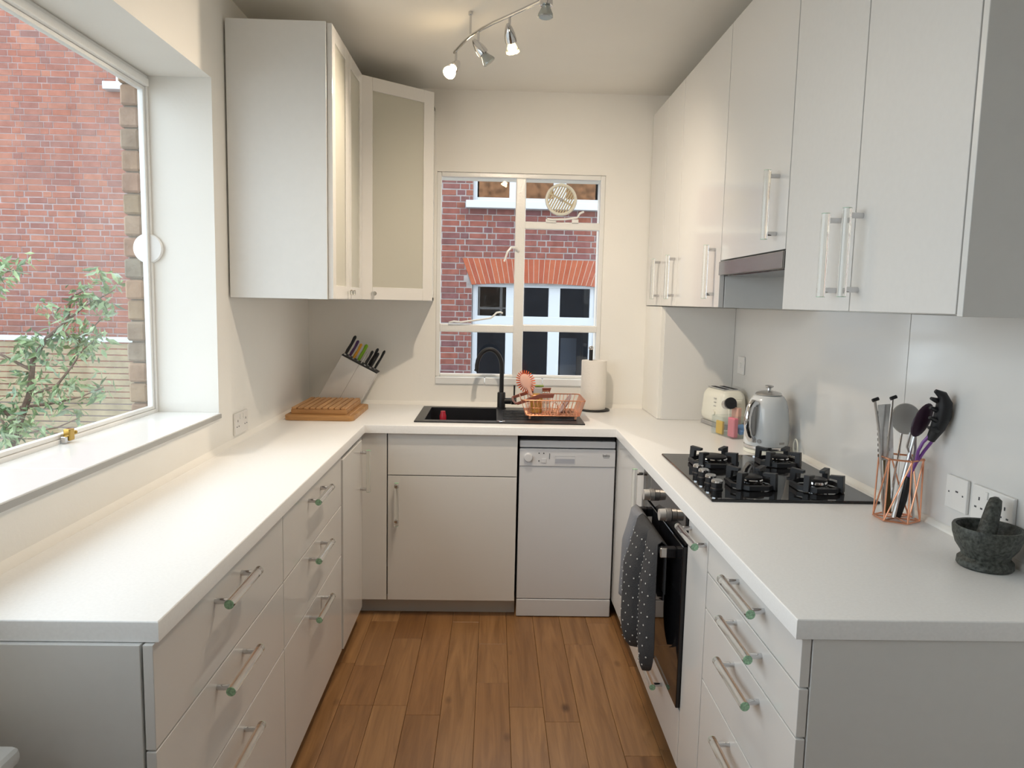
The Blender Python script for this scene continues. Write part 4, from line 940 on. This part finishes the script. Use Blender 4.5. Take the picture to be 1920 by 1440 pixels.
# ---------------------------------------------------------------- mortar and pestle
mx, my = 1.597, -1.762
t = thing('stone_mortar', 'dark green granite mortar on the worktop near the wall sockets', 'mortar', (mx, my, ZT))
bm = B(); lathe(bm, [(0, 0), (.054, 0), (.057, .004), (.056, .016), (.048, .024), (.050, .032), (.062, .050), (.069, .072), (.071, .088), (.069, .093), (.063, .092), (.058, .075), (.048, .045), (.030, .032), (0, .028)], (mx, my, ZT+.0005), 48); make('bowl', bm, 'stone', t)
t = thing('stone_pestle', 'dark granite pestle leaning in the mortar', 'pestle', (mx, my, ZT+.035))
bm = B(); q0 = Vector((mx-.012, my-.006, ZT+.050)); q1 = Vector((mx+.030, my+.026, ZT+.148))
tube(bm, [q0-(q1-q0)*.10, q0, q0.lerp(q1, .4), q0.lerp(q1, .85), q1, q1+(q1-q0)*.05], [.010, .0205, .019, .0155, .0125, .005], 18); make('shaft', bm, 'stone', t)

# ---------------------------------------------------------------- ceiling spot rail
t = thing('spot_rail', 'curved chrome spotlight rail with swivel spots on the ceiling', 'ceiling light', (.5, -.55, ZC))
RP = [(.297, -.205), (.318, -.265), (.341, -.330), (.373, -.405), (.410, -.470), (.456, -.540), (.516, -.615), (.566, -.682), (.612, -.745), (.645, -.82), (.655, -.90), (.640, -.98), (.60, -1.05), (.55, -1.12), (.51, -1.22)]
ZR = 2.492
bm = B(); tube(bm, [(x, y, ZR) for x, y in RP], .0065, 10); make('rail', bm, 'chrome', t)
for (x, y) in ((.368, -.392), (.653, -.88), (.52, -1.20)):
    bm = B(); cyl(bm, (x, y, ZR+.004), (x, y, ZC-.010), .0042, seg=10); make('ceiling_pin', bm, 'chrome', t)
    bm = B(); cyl(bm, (x, y, ZC-.012), (x, y, ZC-.0005), .009, seg=14); make('pin_cap', bm, 'chrome', t)
SPOT = [((.305, -.228), (-.35, -.66, -.66), True, 1.0, 60), ((.400, -.455), (.62, .10, -.78), False, 1.0, 0), ((.514, -.612), (.22, .55, -.85), True, 1.0, 95), ((.633, -.790), (-.05, -.05, -1.0), False, .03, 0), ((.565, -1.10), (-.45, -.1, -.88), True, 1.0, 60)]
for (x, y), dr_, on, sc_, pw in SPOT:
    d_ = Vector(dr_).normalized(); sl = .055 if sc_ > .5 else -.004; e0 = Vector((x, y, ZR-sl))
    if sl > 0:
        bm = B(); cyl(bm, (x, y, ZR-.004), (x, y, ZR-.052), .0048, seg=10); make('drop_stem', bm, 'chrome', t)
    u, w_ = frame_of(d_); Rm = Matrix((u, w_, d_)).transposed().to_4x4(); Rm.translation = e0
    bm = B(); lathe(bm, [(0, -.030), (.006, -.028), (.013, -.015), (.019, .005), (.0215, .024), (.021, .034), (.017, .036), (0, .034)], seg=24, M=Rm); sh = make('spot_body', bm, 'chrome', t)
    full = on and dr_[1] < 0
    bm = B(); lathe(bm, [(0, .037), (.014, .037), (.016, .044), (.0245, .062), (.0255, .070), (.022, .0725), (0, .0715)], seg=24, M=Rm); make('bulb', bm, 'bulb_on' if full else 'bulb_off', sh)
    if on and not full:
        bm = B(); sphere(bm, (0, 0, .054), .0135, 12, (1, 1, 1.2), M=Rm); sphere(bm, (0, 0, .071), .021, 14, (1, 1, .16), M=Rm); make('filament_glow', bm, 'bulb_on', sh)
    if on:
        L_ = bpy.data.lights.new('spot_lamp', 'SPOT'); L_.energy = pw*.46; L_.color = (1.0, .83, .64); L_.spot_size = math.radians(150); L_.spot_blend = 1; L_.shadow_soft_size = .025
        lo = bpy.data.objects.new('spot_lamp', L_); COL.objects.link(lo); lo.matrix_world = Matrix.Translation(e0+d_*.082) @ d_.to_track_quat('-Z', 'Y').to_matrix().to_4x4()

# ---------------------------------------------------------------- white radiator end low at the left
t = thing('radiator', 'white panel radiator with a rounded shelf past the end of the window-side drawers', 'radiator', (-.44, -2.75, .1))
bm = B(); box(bm, -.475, -.385, -3.35, -2.19, .14, .700, .01, 2); make('panel', bm, 'satin', t)
bm = B(); box(bm, XW0+.003, -.297, -3.38, -2.165, .702, .736, .014, 3); make('shelf', bm, 'satin', t)
for k in range(24):
    y = -3.31+k*.047; bm = B(); box(bm, -.386, -.378, y, y+.022, .18, .66, .003, 1); make('flute', bm, 'satin', t)
for y in (-3.2, -2.35):
    bm = B(); box(bm, XW0+.001, -.476, y, y+.03, .5, .56); make('wall_bracket', bm, 'satin', t)

# ---------------------------------------------------------------- outside
bm = B(); box(bm, -16, 14, YW+.31, 16, -.72, -.6); box(bm, -16, -.89, -10, YW+.31, -.72, -.6); o = make('ground', bm, 'concrete', smooth=0); o['kind'] = 'structure'
# brick mesh library
def brick_mesh(l, m_):
    bm = B(); box(bm, -l/2, l/2, 0, .04, -.0325, .0325, .004, 1); me = bpy.data.meshes.new('brick'); bm.to_mesh(me); bm.free(); me.materials.append(MT[m_]); return me
def brick_wall(parent, Y, x0, x1, z0, z1, holes, vis, m_, ms_, limit=300, proud=.006):
    """Flemish bond; pieces that show (vis) become single bricks, all others one mesh"""
    off = ORG[parent.name]; lib = {}
    P = []; k = 0; z = z0
    while z < z1:
        x = x0-(.16*(k % 2)); h = k % 2
        while x < x1:
            l = .1025 if h else .215
            P.append((x+l/2, z+.0375, l)); x += l+.010; h = 1-h
        z += .075; k += 1
    Q = []
    for (cx_, cz_, l) in P:                       # cut bricks at the openings
        seg = [(cx_-l/2, cx_+l/2)]
        for (a, b, c, d) in holes:
            if c-.03 < cz_ < d+.03:
                seg = [q for u, w in seg for q in ((u, min(w, a-.004)), (max(u, b+.004), w)) if q[1]-q[0] > .025]
        Q += [((u+w)/2, cz_, w-u) for u, w in seg]
    P = Q
    v = [p for p in P if any(a < p[0] < b and c < p[1] < d for a, b, c, d in vis)]
    v.sort(key=lambda p: abs(p[1]-1.5)); single = v[:limit]; ss = set(single)
    for p in single:
        key = round(p[2], 3)
        if key not in lib: lib[key] = brick_mesh(p[2], m_)
        o = bpy.data.objects.new('brick', lib[key]); COL.objects.link(o); o.parent = parent
        o.location = Vector((p[0]+random.uniform(-.003, .003), Y-random.uniform(.001, proud), p[1]+random.uniform(-.002, .002)))-off; o.rotation_euler = (0, random.uniform(-.008, .008), 0)
    bm = B()
    for p in P:
        if p in ss: continue
        box(bm, p[0]-p[2]/2, p[0]+p[2]/2, Y-random.uniform(.001, proud), Y+.04, p[1]-.0325, p[1]+.0325)
    make('brickwork', bm, ms_, parent, smooth=0, kind='stuff')
# house seen through the side window
Ya = 6.0
t = thing('brick_house', 'red brick gable wall seen through the side window behind the fence', 'house', (-5.5, Ya, -.6))
bm = B(); box(bm, -8.5, -3.2, Ya, Ya+.4, -.6, 6.6); make('mortar_wall', bm, 'mortarwall', t, smooth=0)
brick_wall(t, Ya, -7.6, -3.2, .15, 5.6, [(-4.12, -3.4, 3.98, 5.2)], [(-5.9, -3.9, .8, 4.9)], 'brick', 'bricks')
wn = qbox('window_frame', 'upvc', t, -4.12, -3.40, Ya-.03, Ya+.05, 3.99, 5.2, bev=.004)
qbox('window_sill', 'upvc', t, -4.24, -3.30, Ya-.12, Ya+.02, 3.90, 3.99, bev=.006)
qbox('pane', 'blackgloss', wn, -4.04, -3.48, Ya-.034, Ya-.03, 4.07, 5.12, bev=0)
# fence
t = thing('slatted_fence', 'beige horizontal slat fence with white capping below the red brick gable', 'fence', (-4.5, 4.6, -.6))
Yf = 4.6; k = 0; z = .955
while z > -.55:
    bm = B(); box(bm, -8.0, -2.2, Yf, Yf+.02, z-.058, z-.004, .003, 1); make('slat', bm, 'fencewood', t, smooth=0); z -= .066
for x in (-7.5, -6, -4.62, -3.0):
    bm = B(); box(bm, x, x+.08, Yf+.022, Yf+.1, -.6, .96); make('post', bm, 'fencewood', t)
qbox('capping', 'upvc', t, -8.0, -2.2, Yf-.03, Yf+.11, .965, 1.015, bev=.004)
# building seen through the end window
Yb = 6.0
t = thing('brick_building', 'red brick building with white windows seen through the end window', 'building', (.8, Yb, -.6))
bm = B()
for (a, b, c, d) in ((-2.4, .195, -.6, 6), (.195, 1.80, 1.70, 2.66), (.195, 1.80, -.6, .3), (1.80, 4.2, -.6, 6), (.195, 1.80, 4.4, 6)): box(bm, a, b, Yb, Yb+.35, c, d)
make('mortar_wall', bm, 'mortarwall2', t, smooth=0)
LW = (.195, 1.795, .30, 1.70); UW = (.19, 1.80, 2.66, 4.4); AR = (.10, 1.86, 1.70, 2.02)
brick_wall(t, Yb, -1.2, 3.2, -.3, 5.1, [LW, UW, (AR[0]+.03, AR[1]-.03, AR[2], AR[3]-.03)], [(-.25, 1.85, .45, 3.1)], 'brickm', 'brickms')
# rubbed brick flat arch
xc = (LW[0]+LW[1])/2; n = 27
bm = B(); prism(bm, [(xc-.80, 1.70), (xc, 1.722), (xc+.80, 1.70), (xc+.928, 2.014), (xc-.928, 2.014)], Yb-.0085, Yb+.02, 'y'); make('arch_joints', bm, mat('white_putty_joint', (.50, .44, .37), .9), t, smooth=0)
for k in range(n):
    a, b = -.5+k/n, -.5+(k+1)/n
    lo0, lo1 = xc+a*1.62, xc+b*1.62; hi0, hi1 = xc+a*1.86, xc+b*1.86; rise = .035*(1-(2*(a+b)/2)**2*1.0)
    g = .003
    bm = B(); prism(bm, [(lo0+g, 1.685+rise), (lo1-g, 1.685+rise), (hi1-g, 2.015), (hi0+g, 2.015)], Yb-.010, Yb+.05, 'y'); make('voussoir', bm, 'rubbed', t, smooth=0)
def sash(x0, x1, z0, z1, cols, rows_, parent, name='window_frame', glass='outpane'):
    bm = B(); y0, y1 = Yb+.06, Yb+.12
    frame4(bm, x0, x1, y0-.01, y1, z0, z1, .05, 'y', .004)
    for (a, b) in cols[1]: box(bm, a, b, y0, y1, z0+.04, z1-.04, .004)
    for (c, d) in rows_: box(bm, x0+.04, x1-.04, y0-.004, y1, c, d, .004)
    f = make(name, bm, 'upvc', parent)
    for (a, b) in cols[0]:
        zs = [z0+.05]+[v for r in rows_ for v in r]+[z1-.05]
        for c, d in zip(zs[::2], zs[1::2]): qbox('pane', glass, f, a, b, Yb+.085, Yb+.09, c, d, bev=0)
    return f
sash(.20, 1.79, .30, 1.715, ([(.252, .625), (.79, 1.165), (1.31, 1.70)], [(.25, .265), (.625, .79), (1.165, 1.31), (1.69, 1.74)]), [(1.13, 1.30)], t)
sash(.19, 1.80, 2.72, 4.38, ([(.26, .64), (.80, 1.19), (1.35, 1.72)], [(.64, .80), (1.19, 1.35)]), [], t, glass='outpane_up')
qbox('window_sill', 'upvc', t, .105, 1.90, Yb-.10, Yb+.08, 2.625, 2.715, bev=.006)
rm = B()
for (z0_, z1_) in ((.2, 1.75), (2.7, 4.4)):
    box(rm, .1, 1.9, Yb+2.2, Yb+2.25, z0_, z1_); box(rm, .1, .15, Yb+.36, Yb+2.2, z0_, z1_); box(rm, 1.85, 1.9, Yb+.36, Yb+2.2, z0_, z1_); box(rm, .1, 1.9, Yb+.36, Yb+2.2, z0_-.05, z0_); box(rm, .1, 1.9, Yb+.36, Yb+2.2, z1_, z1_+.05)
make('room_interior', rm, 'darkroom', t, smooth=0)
qbox('blind', 'curtain', t, 1.40, 1.62, Yb+.8, Yb+.82, .35, 1.0, bev=.003)
# shrub outside the side window
def leaf_into(bm, p, d, size):
    d = d.normalized(); s = d.cross(Vector((random.uniform(-1, 1), random.uniform(-1, 1), random.uniform(-1, 1)))).normalized(); up = s.cross(d)
    a = bm.verts.new(p); b = bm.verts.new(p+d*size*.45+s*size*.17); c = bm.verts.new(p+d*size+up*size*-.12); e = bm.verts.new(p+d*size*.45-s*size*.17); m_ = bm.verts.new(p+d*size*.5+up*size*.05)
    for q in ((a, b, m_), (b, c, m_), (c, e, m_), (e, a, m_)): bm.faces.new(q)
t = thing('garden_shrub', 'straggly green shrub with drooping narrow leaves outside the side window', 'shrub', (-3.15, 2.2, -.6))
BR = [[(-3.15, 2.2, -.6), (-3.13, 2.2, .35), (-2.98, 2.2, .72), (-2.93, 2.18, .98), (-2.80, 2.15, 1.15), (-2.62, 2.1, 1.28), (-2.50, 2.1, 1.38), (-2.26, 2.05, 1.50)],
      [(-3.10, 2.2, .5), (-3.25, 2.1, .8), (-3.40, 2.0, 1.1), (-3.35, 1.95, 1.40), (-3.10, 1.9, 1.56), (-2.85, 1.9, 1.63), (-2.74, 1.9, 1.60)],
      [(-2.98, 2.2, .72), (-2.72, 2.1, .80), (-2.55, 2.0, .95), (-2.46, 2.0, 1.08), (-2.30, 1.95, 1.20)],
      [(-3.05, 2.2, .62), (-2.80, 2.15, .66), (-2.55, 2.1, .72), (-2.38, 2.1, .80)],
      [(-2.95, 2.2, .90), (-3.2, 2.15, 1.05), (-3.4, 2.1, 1.25), (-3.6, 2.1, 1.3)],
      [(-2.70, 2.12, 1.22), (-2.55, 2.1, 1.12), (-2.35, 2.05, 1.30)],
      [(-3.12, 2.2, .40), (-3.3, 2.25, .62), (-3.5, 2.3, .9)], [(-2.62, 2.1, 1.28), (-2.56, 2.05, 1.45), (-2.40, 2.0, 1.52)],
      [(-3.13, 2.2, .35), (-2.95, 2.1, .45), (-2.70, 2.05, .50), (-2.52, 2.0, .58)]]
lf = B()
for bi, br in enumerate(BR):
    pts = [Vector(p) for p in br]; n = len(pts); r0 = .032 if bi == 0 else .013
    bm = B(); tube(bm, pts, [max(.004, r0*(1-i/(n-.5))) for i in range(n)], 7); make('branch', bm, 'bark', t)
    for i in range(n-1):
        if pts[i].z < .30 and bi < 7: continue
        L = (pts[i+1]-pts[i]).length
        for c in range(int(L/.055)+1):
            f = random.random(); p = pts[i].lerp(pts[i+1], f)
            if i < n/3 and random.random() < .45: continue
            tw_ = p+Vector((random.uniform(-.13, .13), random.uniform(-.1, .1), random.uniform(-.06, .10)))
            if c % 2 == 0:
                tube(lf, [p, tw_], .0022, 4)
            for q in range(random.randint(9, 17)):
                leaf_into(lf, tw_+Vector((random.uniform(-.07, .07), random.uniform(-.06, .06), random.uniform(-.05, .06))), Vector((random.uniform(-.8, .8), random.uniform(-.8, .8), random.uniform(-1.1, .25))), random.uniform(.045, .115))
make('leaves', lf, 'leaf', t, smooth=0, kind='stuff')
